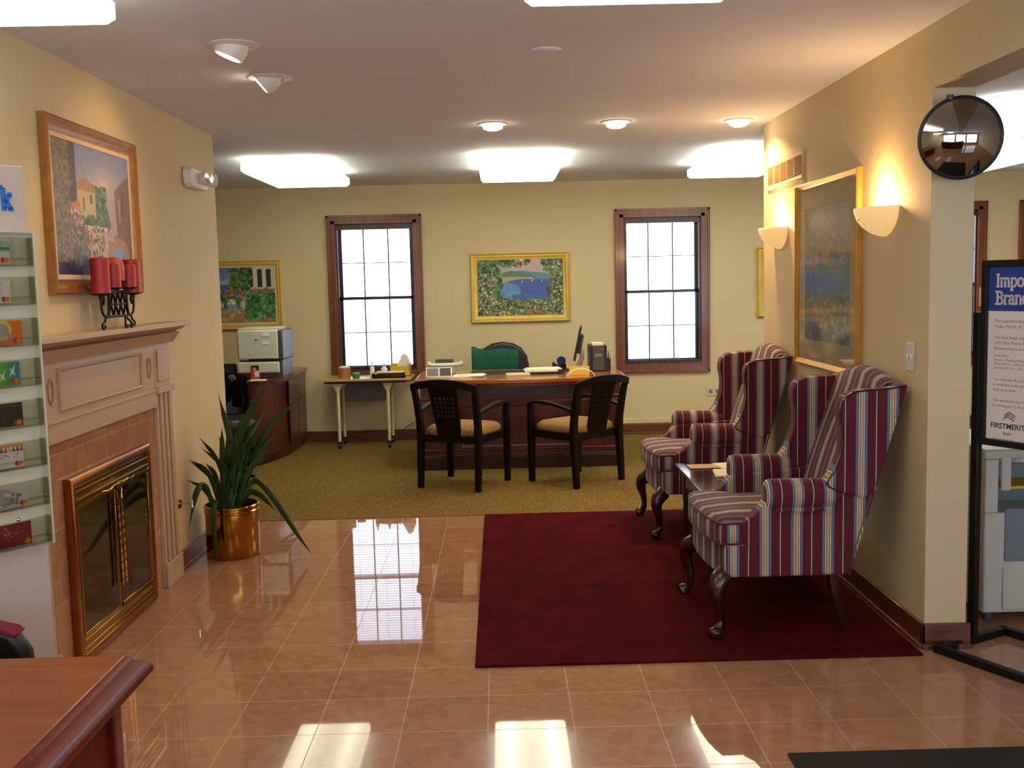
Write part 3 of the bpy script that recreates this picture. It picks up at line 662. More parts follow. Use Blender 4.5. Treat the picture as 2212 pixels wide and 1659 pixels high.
# ================================================================== LEFT WALL FITTINGS
t = thing('emergency_light', 'white emergency light with two lamp heads near the wall corner', 'emergency light', (XL, 6.27, 2.225), PI/2)
prof = [(-.17, .03), (-.165, -.035), (-.14, -.06), (.14, -.06), (.165, -.035), (.17, .03), (.15, .055), (-.15, .055)]
MB().prism(prof, -.06, -.001, 'y').build('housing', M['white'], t, bevel=.014, seg=3)
for s, dx in ((-1, -.01), (1, .12)):
    T = Matrix.Translation((dx, -.09, .0)) @ Matrix.Rotation(s*.5, 4, 'Z') @ Matrix.Rotation(PI/2, 4, 'X')
    hd = MB().lathe([(.001, -.03), (.03, -.028), (.038, -.005), (.041, .03), (.036, .032), (.001, .012)], n=28, T=T).build('lamp_head', M['white'], t)
    MB().lathe([(.001, .016), (.02, .02), (.035, .0335), (.001, .03)], n=28, T=T).build('reflector', M['chrome'], hd)
t = thing('gas_key', 'small brass gas valve key on the wall beside the mantel', 'gas valve', (XL, 5.72, .375), PI/2)
b = MB(); b.lathe([(.001, 0), (.028, 0), (.024, .01), (.001, .012)], n=20, T=Matrix.Rotation(PI/2, 4, 'X')); b.build('flange', M['brassd'], t)
b = MB(); b.tube([(0, -.01, 0), (0, -.075, 0)], .005, 8); b.tube([(0, -.075, -.022), (0, -.075, .022)], .006, 8); b.build('key', M['chrome'], t)

# ---- fireplace
F = thing('fireplace_mantel', 'cream painted mantel and tile surround of the fireplace', 'fireplace', (XL, FC, 0), PI/2)
b = MB(); prof = [(-.001, 1.345), (-.055, 1.345), (-.062, 1.352), (-.085, 1.358), (-.10, 1.366), (-.112, 1.375), (-.135, 1.377), (-.135, 1.40), (-.001, 1.40)]
b.prism([(y, z) for y, z in prof], -.975, .975, 'x'); b.build('shelf', M['mantel'], F, bevel=.003)
b = MB(); b.prism([(-.001, 1.29), (-.048, 1.29), (-.052, 1.30), (-.075, 1.33), (-.085, 1.345), (-.001, 1.345)], -.945, .945, 'x'); b.build('crown_molding', M['mantel'], F)
b = MB(); b.box(-.67, .67, -.030, -.001, .965, 1.29); b.box(-.67, .67, -.042, -.030, 1.045, 1.06); b.box(-.67, .67, -.036, -.030, .965, 1.045); b.build('frieze', M['mantel'], F, bevel=.003)
b = frame_bars(.98, .175, .014, [(0, 0), (0, .008), (.006, .012), (.014, .004), (.014, 0)])
o = b.build('panel_molding', M['mantel'], F); o.location = (-.02, -.030, 1.175)
for s in (-1, 1):
    b = MB()
    for q in (0, 1): b.tube([(s*.58, -.034, 1.175+.045*math.cos(a)) if 0 else (s*(.58+.028*math.sin(a)*(1 if q else -1)*.8), -.034, 1.175+.05*math.cos(a)) for a in np.linspace(0, PI, 12)], .004, 6)
    b.build('scroll_ornament', M['mantel'], F)
for s in (-1, 1):
    b = MB(); xa, xb = sorted((s*.67, s*.91))
    b.box(xa, xb, -.030, -.001, 0, 1.29); b.box(xa-.006, xb+.006, -.046, -.03, 0, .13)
    b.box(xa-.008, xb+.008, -.05, -.03, 1.03, 1.065)
    for k in range(3): x = xa+.035+k*.07; b.box(x, x+.034, -.042, -.03, .13, 1.03)
    b.box(xa+.03, xb-.03, -.037, -.03, 1.09, 1.26)
    b.build('pilaster', M['mantel'], F, bevel=.004)
b = MB(); b.box(-.67, -.40, -.012, -.001, 0, .965); b.box(.40, .67, -.012, -.001, 0, .965); b.box(-.40, .40, -.012, -.001, .74, .965)
b.build('tile_surround', M['marble_wall'], F)
I = thing('fireplace_insert', 'brass fireplace doors with smoked glass', 'fireplace doors', (XL, FC, 0), PI/2)
frame_bars(.97, .80, .045, [(0, .013), (0, .040), (.008, .046), (.037, .046), (.045, .038), (.045, .013)]).build('frame', M['copper'], I, loc=(0, 0, .402))
b = MB(); b.box(-.44, .44, -.040, -.013, .685, .76); b.box(-.44, .44, -.048, -.04, .70, .708); b.box(-.44, .44, -.046, -.04, .735, .742); b.build('top_louver', M['brassd'], I, bevel=.002)
b = MB(); b.box(-.44, .44, -.040, -.013, .03, .115); b.box(-.44, .44, -.047, -.04, .1, .108); b.box(-.44, .44, -.048, -.04, .04, .046); b.box(-.44, .44, -.045, -.04, .066, .071); b.build('bottom_louver', M['brass'], I, bevel=.002)
for s in (-1, 1):
    b = MB(); x0, x1 = sorted((s*.003, s*.438))
    b.box(x0, x0+.014, -.045, -.030, .118, .683); b.box(x1-.014, x1, -.045, -.030, .118, .683); b.box(x0, x1, -.045, -.030, .118, .132); b.box(x0, x1, -.045, -.030, .665, .683)
    dr = b.build('door', M['brass'], I, bevel=.002)
    MB().box(x0+.01, x1-.01, -.038, -.034, .125, .67).build('glass', M['fireglass'], dr)
    b = MB(); pts = [(s*.022, -.062, z) for z in np.linspace(.22, .62, 30)]
    b.tube(pts, [.005+.003*abs(math.sin(i*1.1)) for i in range(30)], 8); b.tube([(s*.022, -.062, .62), (s*.03, -.058, .655), (s*.05, -.05, .66)], .005, 8, 4)
    b.tube([(s*.022, -.062, .24), (s*.022, -.044, .24)], .004, 6); b.tube([(s*.022, -.062, .6), (s*.022, -.044, .6)], .004, 6)
    b.build('handle', M['brass'], dr)
b = MB()
for s in (-1, 1): b.tube([(s*.02, -.064, .695), (s*.09, -.072, .70), (s*.14, -.064, .688), (s*.2, -.06, .695)], [.008, .005, .007, .003], 8, 5)
b.tube([(-.03, -.06, .695), (.03, -.06, .695)], .009, 8); b.build('damper_handle', M['brass'], I)
b = MB(); b.box(-.395, .395, .40, .42, .0, .735); b.box(-.395, -.385, -.01, .40, .0, .735); b.box(.385, .395, -.01, .40, 0, .735); b.box(-.395, .395, -.01, .42, 0.001, .02); b.box(-.395, .395, -.01, .42, .72, .735); b.build('firebox', M['firebox'], I)
t = thing('log_grate', 'dark iron grate with logs behind the fireplace glass', 'fire grate', (XL-.2, FC, .021), PI/2)
b = MB()
for x in (-.22, -.11, 0, .11, .22): b.tube([(x, .08, .09), (x, -.08, .08), (x, -.11, .14)], .008, 6)
for x in (-.2, .2):
    b.tube([(x, -.07, 0), (x, -.07, .08)], .008, 6); b.tube([(x, .07, 0), (x, .07, .08)], .008, 6)
b.tube([(-.24, -.07, .08), (.24, -.07, .08)], .008, 6); b.tube([(-.24, .07, .085), (.24, .07, .085)], .008, 6); b.build('grate', M['iron'], t)
for (x0, y0, z0, x1, y1, z1) in ((-.24, -.03, .125, .22, -.04, .13), (-.2, .05, .13, .24, .04, .125), (-.15, 0, .19, .18, .03, .2)):
    MB().tube([(x0, y0, z0), ((x0+x1)/2, y0+.01, z0), (x1, y1, z1)], [.03, .038, .032], 10, 4).build('log', M['log'], t)

# candle holder on the mantel
K = thing('candle_holder', 'black wrought iron scroll candle holder on the mantel', 'candle holder', (XL+.09, 4.735, 1.40), PI/2)
b = MB()
def spiral(cx, cz, r, a0, a1, y=0, n=22, shrink=.55): return [(cx+r*(1-shrink*i/n)*math.cos(a0+(a1-a0)*i/n), y, cz+r*(1-shrink*i/n)*math.sin(a0+(a1-a0)*i/n)) for i in range(n+1)]
for s in (-1, 1):
    p = [(s*.0, 0, .045), (s*.17, 0, .045)]
    b.tube([(s*.155, 0, .055), (s*.19, 0, .075), (s*.20, 0, .12), (s*.185, 0, .155), (s*.165, 0, .13), (s*.178, 0, .11)], .0055, 8, 5)
    b.tube([(s*.155, 0, .055), (s*.17, 0, .035), (s*.20, 0, .022), (s*.195, 0, .006), (s*.17, 0, .007), (s*.168, 0, .02)], .005, 8, 5)
    b.tube([(s*.155, 0, .055), (s*.12, 0, .07), (s*.105, 0, .17)], .006, 8, 4)
    b.tube([(s*.0, -.03, .055), (s*.03, -.04, .03), (s*.045, -.045, .008), (s*.02, -.045, .006), (s*.018, -.045, .018)], .005, 8, 5)
    b.tube([(s*.19, 0, .155), (s*.19, 0, .135)], .012, 8)
b.tube([(-.155, 0, .056), (.155, 0, .056)], .006, 8); b.tube([(-.12, 0, .11), (.12, 0, .11)], .005, 8); b.tube([(-.105, 0, .165), (.105, 0, .165)], .007, 8)
for z0, z1, xs in ((.056, .11, (-.12, -.06, 0, .06)), (.11, .165, (-.09, -.03, .03))):
    for x in xs: b.tube([(x, 0, z0), (x+.03, 0, z1), (x+.06, 0, z0)], .005, 6)
b.tube([(0, 0, .165), (0, 0, .21)], .008, 8)
b.build('scroll_frame', M['iron'], K)
CS = [(-.19, .0, .160, .040, .155, 'candle', 'tall red pillar candle on the near left arm of the holder'), (-.095, -.02, .185, .033, .105, 'candle', 'short red pillar candle second from the left on the holder'),
      (0, .01, .215, .045, .105, 'candle_o', 'rust-coloured round-topped candle in the middle of the holder'), (.095, -.02, .185, .033, .105, 'candle', 'short red pillar candle second from the right on the holder'), (.19, .0, .160, .040, .155, 'candle', 'tall red pillar candle on the far right arm of the holder')]
for x, y, z, r, h, m, lab in CS:
    MB().lathe([(.001, z-.012), (r*.5, z-.01), (r+.006, z-.004), (r+.008, z), (.001, z)], c=(x, y, 0), n=20).build('candle_cup', M['iron'], K)
    t = thing('pillar_candle', lab, 'candle', (XL+.09-y, 4.735+x, 1.40+z+.0005), 0, 'red candles on the mantel holder')
    pr = [(.001, 0), (r, 0), (r, h-.006), (r-.006, h), (r*.5, h-.006), (.001, h-.008)] if m == 'candle' else [(.001, 0), (r, 0), (r*1.05, h*.55), (r*.9, h*.82), (r*.5, h), (.001, h)]
    MB().lathe(pr, n=24).build('wax', M[m], t); MB().tube([(0, 0, h-.012), (.001, 0, h+.006)], .0012, 6).build('wick', M['black'], t)

# ================================================================== STRIPED WING CHAIRS  (local +x forward)
def uvY(co, n): return (co.y+.0635*0+.04, co.z)
def uvX(co, n): return (co.x+.03, co.z)
def wing_chair(loc, rz, lab):
    t = thing('wing_chair', lab, 'armchair', loc, rz, 'striped wing chairs')
    S = M['stripe']
    # apron under the cushion
    n = 14; fr = [(.245+.035*(1-abs(2*k/n-1)**2.2), -.33+.66*k/n) for k in range(n+1)]
    pts = [(-.27, -.31)]+fr+[(-.27, .31)]
    b = MB(); b.prism([(x, y) for x, y in pts], .262, .405, 'z')
    b.build('seat_base', S, t, bevel=.012, seg=3, uv=lambda c, q: (c.y+.04, c.z) if abs(q.y) < .7 else (c.x+.03, c.z))
    # T cushion
    b = MB(); n = 10
    out = [(-.25, -.245), (.10, -.245), (.115, -.30), (.14, -.33)]+[(.262+.042*(1-abs(2*k/n-1)**2.4), -.335+.67*k/n) for k in range(n+1)]+[(.14, .33), (.115, .30), (.10, .245), (-.25, .245)]
    cx = sum(p[0] for p in out)/len(out)
    def ring(sc_, z): return [(.06+(x-.06)*sc_, y*sc_, z) for x, y in out]
    b.loft([ring(.93, .398), ring(.985, .405), ring(1.0, .43), ring(1.0, .475), ring(.975, .50), ring(.90, .515), ring(.6, .525), ring(.2, .53)])
    b.build('seat_cushion', S, t, uv=lambda c, q: (c.y+.04, c.z) if not (abs(q.y) > .75 and abs(q.z) < .5) else (c.x+.03, c.z), ang=70)
    b = MB()
    for z, k in ((.408, .99), (.497, .985)): b.tube([Vector(p) for p in ring(k, z)][3:17], .005, 6)
    b.build('cushion_piping', S, t, uv=lambda c, q: (.02, c.z))
    # inner back
    b = MB(); rings = []
    for k in range(15):
        f = k/14; z = .44+.64*f
        xb = -.24-.24*f; th = .0+.05*f
        if k == 14: pass
        row = []
        for j in range(17):
            y = -.285+.57*j/16; u = abs(y)/.285
            zz = z*.975 + .025*.44 + .045*(1-u**2.0)*f**3
            row.append((xb+th+.025*(1-u*u)*math.sin(PI*min(1, f*1.1))-.02*f, y, zz))
        rings.append(row)
    # roll over the top
    top = rings[-1]
    for dx, dz in ((-.02, .020), (-.045, .026), (-.07, .016), (-.08, -.02)):
        rings.append([(x+dx, y, z+dz*(1-.3*abs(y)/.285)) for x, y, z in top])
    rings.append([(-.285-.0, y, .30) for _, y, _ in top])
    b.loft(rings, cap=False, closed=False)
    b.build('backrest', S, t, uv=uvY, ang=80)
    b = MB(); b.prism([(-.255, .262), (-.289, .262), (-.525, 1.085), (-.485, 1.085), (-.46, 1.0), (-.255, .35)], -.32, .32, 'y'); b.build('back_panel', S, t, bevel=.01, uv=uvY)
    for s in (-1, 1):
        # lower side panel with swooping front edge
        pr = [(-.285, .262), (.135, .262), (.15, .40), (.175, .47), (.165, .505), (.12, .53), (.085, .57), (.06, .60), (-.20, .62), (-.388, .62)]
        b = MB(); y0, y1 = sorted((s*.255, s*.345)); b.prism(pr, y0, y1, 'y')
        b.build('side_panel', S, t, bevel=.012, seg=3, uv=uvX)
        b = MB(); fp = [(.12, .262), (.225, .262), (.235, .33), (.238, .40), (.12, .40)]; b.prism(fp, *sorted((s*.30, s*.338)), 'y'); b.build('front_post', S, t, bevel=.012, seg=3, uv=uvX)
        # rolled arm
        b = MB(); rg = []
        for k, (x, sc_) in enumerate(((.072, .2), (.070, .75), (.062, .95), (.045, 1.0), (0, 1.0), (-.06, .99), (-.12, .97), (-.19, .95), (-.25, .8))):
            rr = []
            for j in range(22):
                a = 2*PI*j/22; rr.append((x, s*(.315+.058*sc_*math.cos(a)), .617+.068*sc_*math.sin(a)))
            rg.append(rr)
        b.loft(rg); b.build('arm', S, t, uv=uvX, ang=60)
        b = MB(); b.box(.03, -.20, *sorted((s*.345, s*.362)), .548, .565); b.build('arm_welt', S, t, uv=uvX, bevel=.004)
        # wing
        wp = catmull([(-.34, 0, .60), (-.19, 0, .655), (-.215, 0, .72), (-.245, 0, .80), (-.252, 0, .88), (-.240, 0, .96), (-.250, 0, 1.02), (-.295, 0, 1.052), (-.36, 0, 1.060), (-.44, 0, 1.063), (-.524, 0, 1.075)], 4)
        prf = [(p.x, p.z) for p in wp] + [(-.390, .62)]
        b = MB(); R_ = []
        for yy, ins in ((.352, .0), (.345, -.012), (.30, -.012), (.275, .0)):
            c0 = (-.37, .85); R_.append([(c0[0]+(x-c0[0])*(1-ins*1.2) if ins else x, s*(yy+.03*max(0, (x+.52))*1.2), c0[1]+(z-c0[1])*(1-ins) if ins else z) for x, z in prf])
        b.loft(R_); b.build('wing', S, t, bevel=.01, seg=3, uv=uvX)
        b = MB(); b.tube([(p[0], p[1], p[2]) for p in [(x, s*(.352+.036*max(0, x+.52)), z) for x, z in prf[2:-1]]], .004, 6); b.build('wing_piping', M['dark_red'], t)
        b = MB(); b.tube([(-.288, s*.345, .262), (-.41, s*.348, .68), (-.526, s*.352, 1.075)], .004, 6); b.build('rear_piping', S, t, uv=uvX)
        # cabriole front leg
        b = MB(); b.tube([(.235, s*.285, .268), (.262, s*.305, .245), (.282, s*.322, .20), (.268, s*.315, .13), (.262, s*.308, .07), (.272, s*.315, .035), (.29, s*.328, .018), (.295, s*.332, .001)], [.045, .044, .034, .022, .016, .020, .032, .022], 12, 4); b.build('leg', M['dark_red'], t)
        b = MB(); b.tube([(-.24, s*.27, .268), (-.255, s*.272, .15), (-.30, s*.275, .001)], [.026, .022, .018], 8, 3); b.build('leg', M['dark_red'], t)
    return t
RUG = .013
wc = wing_chair((1.175, 4.67, RUG+.004), PI-math.radians(-1.5), 'striped burgundy wing chair nearest the camera, beside the end table')
wc2 = dup(wc, (1.185, 6.405, RUG+.004), PI+math.radians(.5), 'striped burgundy wing chair farther back, behind the end table')

# end table between them
t = thing('end_table', 'dark wood end table between the two wing chairs', 'table', (1.27, 5.50, RUG))
b = MB(); b.box(-.285, .285, -.40, .40, .47, .487); b.build('top', M['table_dark'], t, bevel=.006, seg=3)
b = MB(); b.box(-.262, .262, -.377, .377, .455, .47); b.build('top_molding', M['table_dark'], t, bevel=.004)
b = MB(); b.box(-.24, .24, -.355, .355, .37, .455); b.build('apron', M['table_dark'], t, bevel=.003)
for sx in (-1, 1):
    for sy in (-1, 1):
        b = MB(); cx, cy = sx*.228, sy*.343
        b.loft([[(cx+a*w, cy+c*w, z) for a, c in ((-1, -1), (1, -1), (1, 1), (-1, 1))] for z, w in ((.0, .011), (.37, .02), (.46, .02))]); b.build('leg', M['table_dark'], t, bevel=.003)
for x, y, a, m, lab in ((1.33, 5.74, .2, 'paper', 'newspaper lying open on the end table, upper one'), (1.27, 5.52, -.12, 'paper', 'folded cream newspaper on the end table, nearer one')):
    o = MB().box(-.13, .13, -.10, .10, 0, .007).box(-.125, .13, -.098, .1, .007, .011).build('newspaper', M[m], bevel=.002); o.location = (x, y, RUG+.488); o.rotation_euler = (0, 0, a); tag(o, lab, 'newspaper', 'papers on the end table')
o = MB().box(-.08, .08, -.06, .06, 0, .006).build('magazine', M['vent'], bevel=.002); o.location = (1.12, 5.76, RUG+.488); tag(o, 'small tan magazine on the far corner of the end table', 'magazine')

# rug and mat
b = MB(); b.box(-.14, 1.70, 4.09, 6.86, 0.0005, RUG-.0005); o = b.build('area_rug', M['rug'], bevel=.005, seg=3); tag(o, 'burgundy area rug under the wing chairs', 'rug')
b = MB(); b.box(.905, 2.6, 2.2, 3.245, .0005, .011); o = b.build('entrance_mat', M['mat_blk'], bevel=.004); tag(o, 'black entrance mat at the lower right corner', 'mat')

# ================================================================== OFFICE DESK
D = thing('office_desk', 'cherry wood bow-front office desk with moulded panels', 'desk', (.15, 9.0, 0))
n = 16; fr = [(-.88+1.76*k/n, -.40-.16*(1-(2*k/n-1)**2)) for k in range(n+1)]
MB().prism(fr+[(.88, .46), (-.88, .46)], .738, .772, 'z').build('top', M['oak_top'], D, bevel=.006, seg=3)
MB().prism([(x*.985, y+.012) for x, y in fr]+[(.86, .44), (-.86, .44)], .715, .738, 'z').build('top_molding', M['cherry'], D)
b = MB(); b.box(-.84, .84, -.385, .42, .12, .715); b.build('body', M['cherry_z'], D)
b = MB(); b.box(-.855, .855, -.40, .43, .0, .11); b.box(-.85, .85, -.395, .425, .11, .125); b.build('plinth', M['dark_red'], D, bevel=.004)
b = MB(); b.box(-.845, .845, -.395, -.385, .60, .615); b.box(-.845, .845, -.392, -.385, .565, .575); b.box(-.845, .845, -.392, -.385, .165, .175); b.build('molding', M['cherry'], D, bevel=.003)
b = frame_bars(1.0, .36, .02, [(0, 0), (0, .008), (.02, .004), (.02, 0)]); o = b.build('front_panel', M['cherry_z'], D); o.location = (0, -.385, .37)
ZD = .7725
# executive chair with green jacket
t = thing('executive_chair', 'black round-backed executive chair behind the desk', 'chair', (.01, 9.90, 0))
b = MB(); rg = []
arc = [(-.25, .55), (-.255, .75), (-.235, .86), (-.18, .94), (-.10, .985), (0, 1.0), (.10, .985), (.18, .94), (.235, .86), (.255, .75), (.25, .55)]
b.prism(arc, -.045, .045, 'y'); b.build('backrest', M['vinyl'], t, bevel=.025, seg=3)
MB().box(-.26, .26, -.32, -.05, .42, .52).build('seat', M['vinyl'], t, bevel=.04, seg=3)
MB().tube([(0, -.18, .06), (0, -.18, .43)], .028, 12).build('column', M['black'], t)
b = MB()
for k in range(5): a = k*2*PI/5+.3; b.tube([(0, -.18, .075), (.25*math.cos(a), -.18+.25*math.sin(a), .045)], [.025, .014], 8); b.tube([(.25*math.cos(a)-.012, -.18+.25*math.sin(a), .026), (.25*math.cos(a)+.012, -.18+.25*math.sin(a), .026)], .022, 10)
b.build('base', M['black'], t)
for s in (-1, 1): MB().tube([(s*.25, .0, .68), (s*.30, -.1, .70), (s*.30, -.22, .69), (s*.27, -.26, .60), (s*.25, -.24, .50)], .018, 8, 4).build('armrest', M['vinyl'], t)
# jacket draped: front sheet + back
b = MB(); rings = []
xs = np.linspace(-.295, .150, 22)
for k, (y, z0) in enumerate(((.052, .70), (.056, .86), (.05, .958), (.0, .972), (-.05, .958), (-.058, .88), (-.062, .78), (-.064, .60))):
    rings.append([(x, y+.006*math.sin(x*60+k), z0 - (.02*abs(math.sin(x*9)) if 1 < k < 6 else 0) - (.015 if (x > -.24 and 1 < k < 6) else 0)) for x in xs])
b.loft(rings, cap=False, closed=False); o = b.build('green_jacket', M['green'], solid=.008, ang=80); o.location = (.01, 9.90, 0); tag(o, 'green knit jacket draped over the executive chair', 'jacket')

# monitor seen from the side
t = thing('computer_monitor', 'thin flat monitor seen edge-on at the desk end', 'monitor', (.63, 9.16, ZD), math.radians(-95))
T = Matrix.Rotation(math.radians(-12), 4, 'X')
b = MB(); b.box(-.20, .20, -.012, .008, .10, .40, T); b.build('bezel', M['black'], t, bevel=.004)
b = MB(); b.box(-.19, .19, -.0135, -.012, .112, .39, T); b.build('screen', mat('screen_glass', (30, 30, 34), .1), t)
b = MB(); b.box(-.10, .10, .008, .04, .16, .33, T); b.build('back_cover', M['dgrey'], t, bevel=.01)
b = MB(); b.tube([(0, .08, .20), (0, .08, .10), (0, .03, .012)], [.02, .02, .025], 8, 4, flat=.5); b.build('stand', M['lgrey'], t)
b = MB(); b.lathe([(.001, 0), (.11, 0), (.10, .01), (.03, .018), (.001, .018)], n=24); b.build('foot', M['black'], t)
t = thing('computer_tower', 'black computer tower with grey front at the right end of the desk', 'computer', (.845, 9.12, ZD), 0)
MB().box(-.075, .075, -.13, .13, 0, .225).build('case', M['black'], t, bevel=.004)
MB().box(-.05, .05, -.138, -.13, .01, .215).build('front_panel', M['dgrey'], t, bevel=.003)
MB().box(-.035, .035, -.141, -.138, .13, .155).build('badge', M['grey'], t)
MB().box(-.05, .05, -.10, .08, .225, .245).build('paper_stack', M['paper'], t)
t = thing('paper_holder', 'black upright holder with papers beside the computer tower', 'file holder', (.945, 9.16, ZD))
b = MB(); b.box(-.018, .018, -.07, .07, 0, .10); b.build('holder', M['black'], t, bevel=.003)
b = MB(); b.box(-.010, -.006, -.06, .06, .02, .17, Matrix.Rotation(.12, 4, 'Y')); b.box(.002, .005, -.05, .06, .02, .15, Matrix.Rotation(.2, 4, 'Y')); b.build('papers', M['paper'], t)
t = thing('tape_dispenser', 'dark tape dispenser with blue roll left of the monitor', 'tape dispenser', (.52, 9.32, ZD), .3)
MB().prism([(-.06, 0), (.06, 0), (.06, .045), (.03, .06), (-.02, .035), (-.06, .07)], -.025, .025, 'y').build('base', M['black'], t, bevel=.004)
MB().lathe([(.022, -.012), (.04, -.012), (.04, .012), (.022, .012)], n=24, T=Matrix.Translation((.02, 0, .075)) @ Matrix.Rotation(PI/2, 4, 'X')).build('tape_roll', M['blue'], t)
# letter tray stack
t = thing('letter_tray', 'black letter tray of white papers at the middle of the desk', 'tray', (.355, 8.96, ZD), .05)
b = MB(); b.box(-.17, .17, -.11, .13, 0, .008); b.box(-.17, .17, -.11, -.105, 0, .02); b.box(-.17, -.165, -.11, .13, 0, .025); b.box(.165, .17, -.11, .13, 0, .025); b.build('tray', M['black'], t)
b = MB(); b.box(-.16, .12, -.10, .12, .0085, .034); b.box(-.14, .155, -.09, .10, .034, .045, Matrix.Rotation(.06, 4, 'Z')); b.build('papers', M['paper'], t, bevel=.003)
def slab(name, lab, cat, loc, sx, sy, sz, m, rz=0, group=None, rx=0):
    o = MB().box(-sx/2, sx/2, -sy/2, sy/2, 0, sz).build(name, M[m], bevel=min(.003, sz*.3)); o.location = loc; o.rotation_euler = (rx, 0, rz); tag(o, lab, cat, group); return o
slab('notepad', 'pale yellow notepad near the desk centre', 'notepad', (.135, 8.80, ZD), .20, .14, .018, 'cream', .1)
slab('desk_pad', 'dark desk pad with pen set behind the notepad', 'desk pad', (-.05, 9.10, ZD), .46, .30, .004, 'black')
b = MB(); b.box(-.16, .13, -.09, .08, 0, .006, Matrix.Rotation(.15, 4, 'Z')); b.box(-.11, .16, -.08, .10, .006, .013, Matrix.Rotation(-.1, 4, 'Z')); b.box(-.05, .17, -.06, .06, .013, .018, Matrix.Rotation(.3, 4, 'Z'))
o = b.build('loose_papers', M['paper'], bevel=.001); o.location = (-.31, 8.80, ZD); tag(o, 'loose white papers spread on the left of the desk', 'papers')
t = thing('desk_calendar', 'white-edged desk calendar with a black right half', 'desk calendar', (-.53, 8.66, ZD), .08)
T = Matrix.Rotation(math.radians(-28), 4, 'X')
b = MB(); b.box(-.11, .11, -.012, 0, .012, .10, T); b.build('board', M['white'], t, bevel=.003)
MB().box(-.10, -.005, -.0135, -.012, .02, .092, T).build('date_page', M['grey'], t); MB().box(.008, .10, -.0135, -.012, .02, .092, T).build('photo_page', M['dgrey'], t)
MB().box(-.10, .10, -.01, .06, 0, .012).build('foot', M['lgrey'], t, bevel=.003)
t = thing('desk_phone', 'grey desk telephone behind the calendar', 'telephone', (-.50, 9.03, ZD), .1)
MB().prism([(-.10, 0), (.10, 0), (.10, .075), (.06, .09), (-.10, .03)], -.10, .10, 'x').build('body', M['grey'], t, bevel=.01)
MB().tube([(-.15, .02, .10), (-.10, .02, .085), (.10, .02, .085), (.16, .02, .095)], [.026, .018, .018, .026], 10, 4).build('handset', M['lgrey'], t)
MB().box(-.08, .08, .03, .05, .09, .135).build('display', M['dgrey'], t, bevel=.004)
# yellow sign with letters + white arched card holder
t = thing('yellow_sign', 'yellow tent sign reading FDIC on the desk', 'sign', (.655, 8.70, ZD), 0)
T = Matrix.Rotation(math.radians(-14), 4, 'X')
MB().box(-.085, .085, -.003, 0, .0, .075, T).build('plate', M['yellow'], t)
def text(body, size, m, parent, loc, name='lettering', ext=.0008, align='CENTER', off=0, rot=(PI/2, 0, 0), sx=1):
    c = bpy.data.curves.new('txt', 'FONT'); c.body = body; c.size = size; c.extrude = ext; c.align_x = align; c.offset = off; c.resolution_u = 3
    o = bpy.data.objects.new('txt', c); C.objects.link(o); dg = bpy.context.evaluated_depsgraph_get(); me = bpy.data.meshes.new_from_object(o.evaluated_get(dg))
    bpy.data.objects.remove(o); me.materials.clear(); me.materials.append(m); q = bpy.data.objects.new(name, me); C.objects.link(q); q.parent = parent; q.location = loc; q.rotation_euler = rot; q.scale = (sx, 1, 1); return q
text('FDIC', .045, M['ink'], t, (.01, .0035, .018), rot=(PI/2-math.radians(14), 0, 0), off=.001)
b = MB(); n = 12
b.loft([[((r)*math.cos(PI*k/n), y, .062*(r/.115)*math.sin(PI*k/n)) for k in range(n+1)]+[((r-.008)*math.cos(PI*k/n), y, (.055*(r/.115))*math.sin(PI*k/n)) for k in range(n, -1, -1)] for r, y in ((.115, -.02), (.115, .03))])
o = b.build('card_arch', M['white']); o.location = (.66, 8.60, ZD); tag(o, 'white arched card holder in front of the yellow sign', 'card holder')

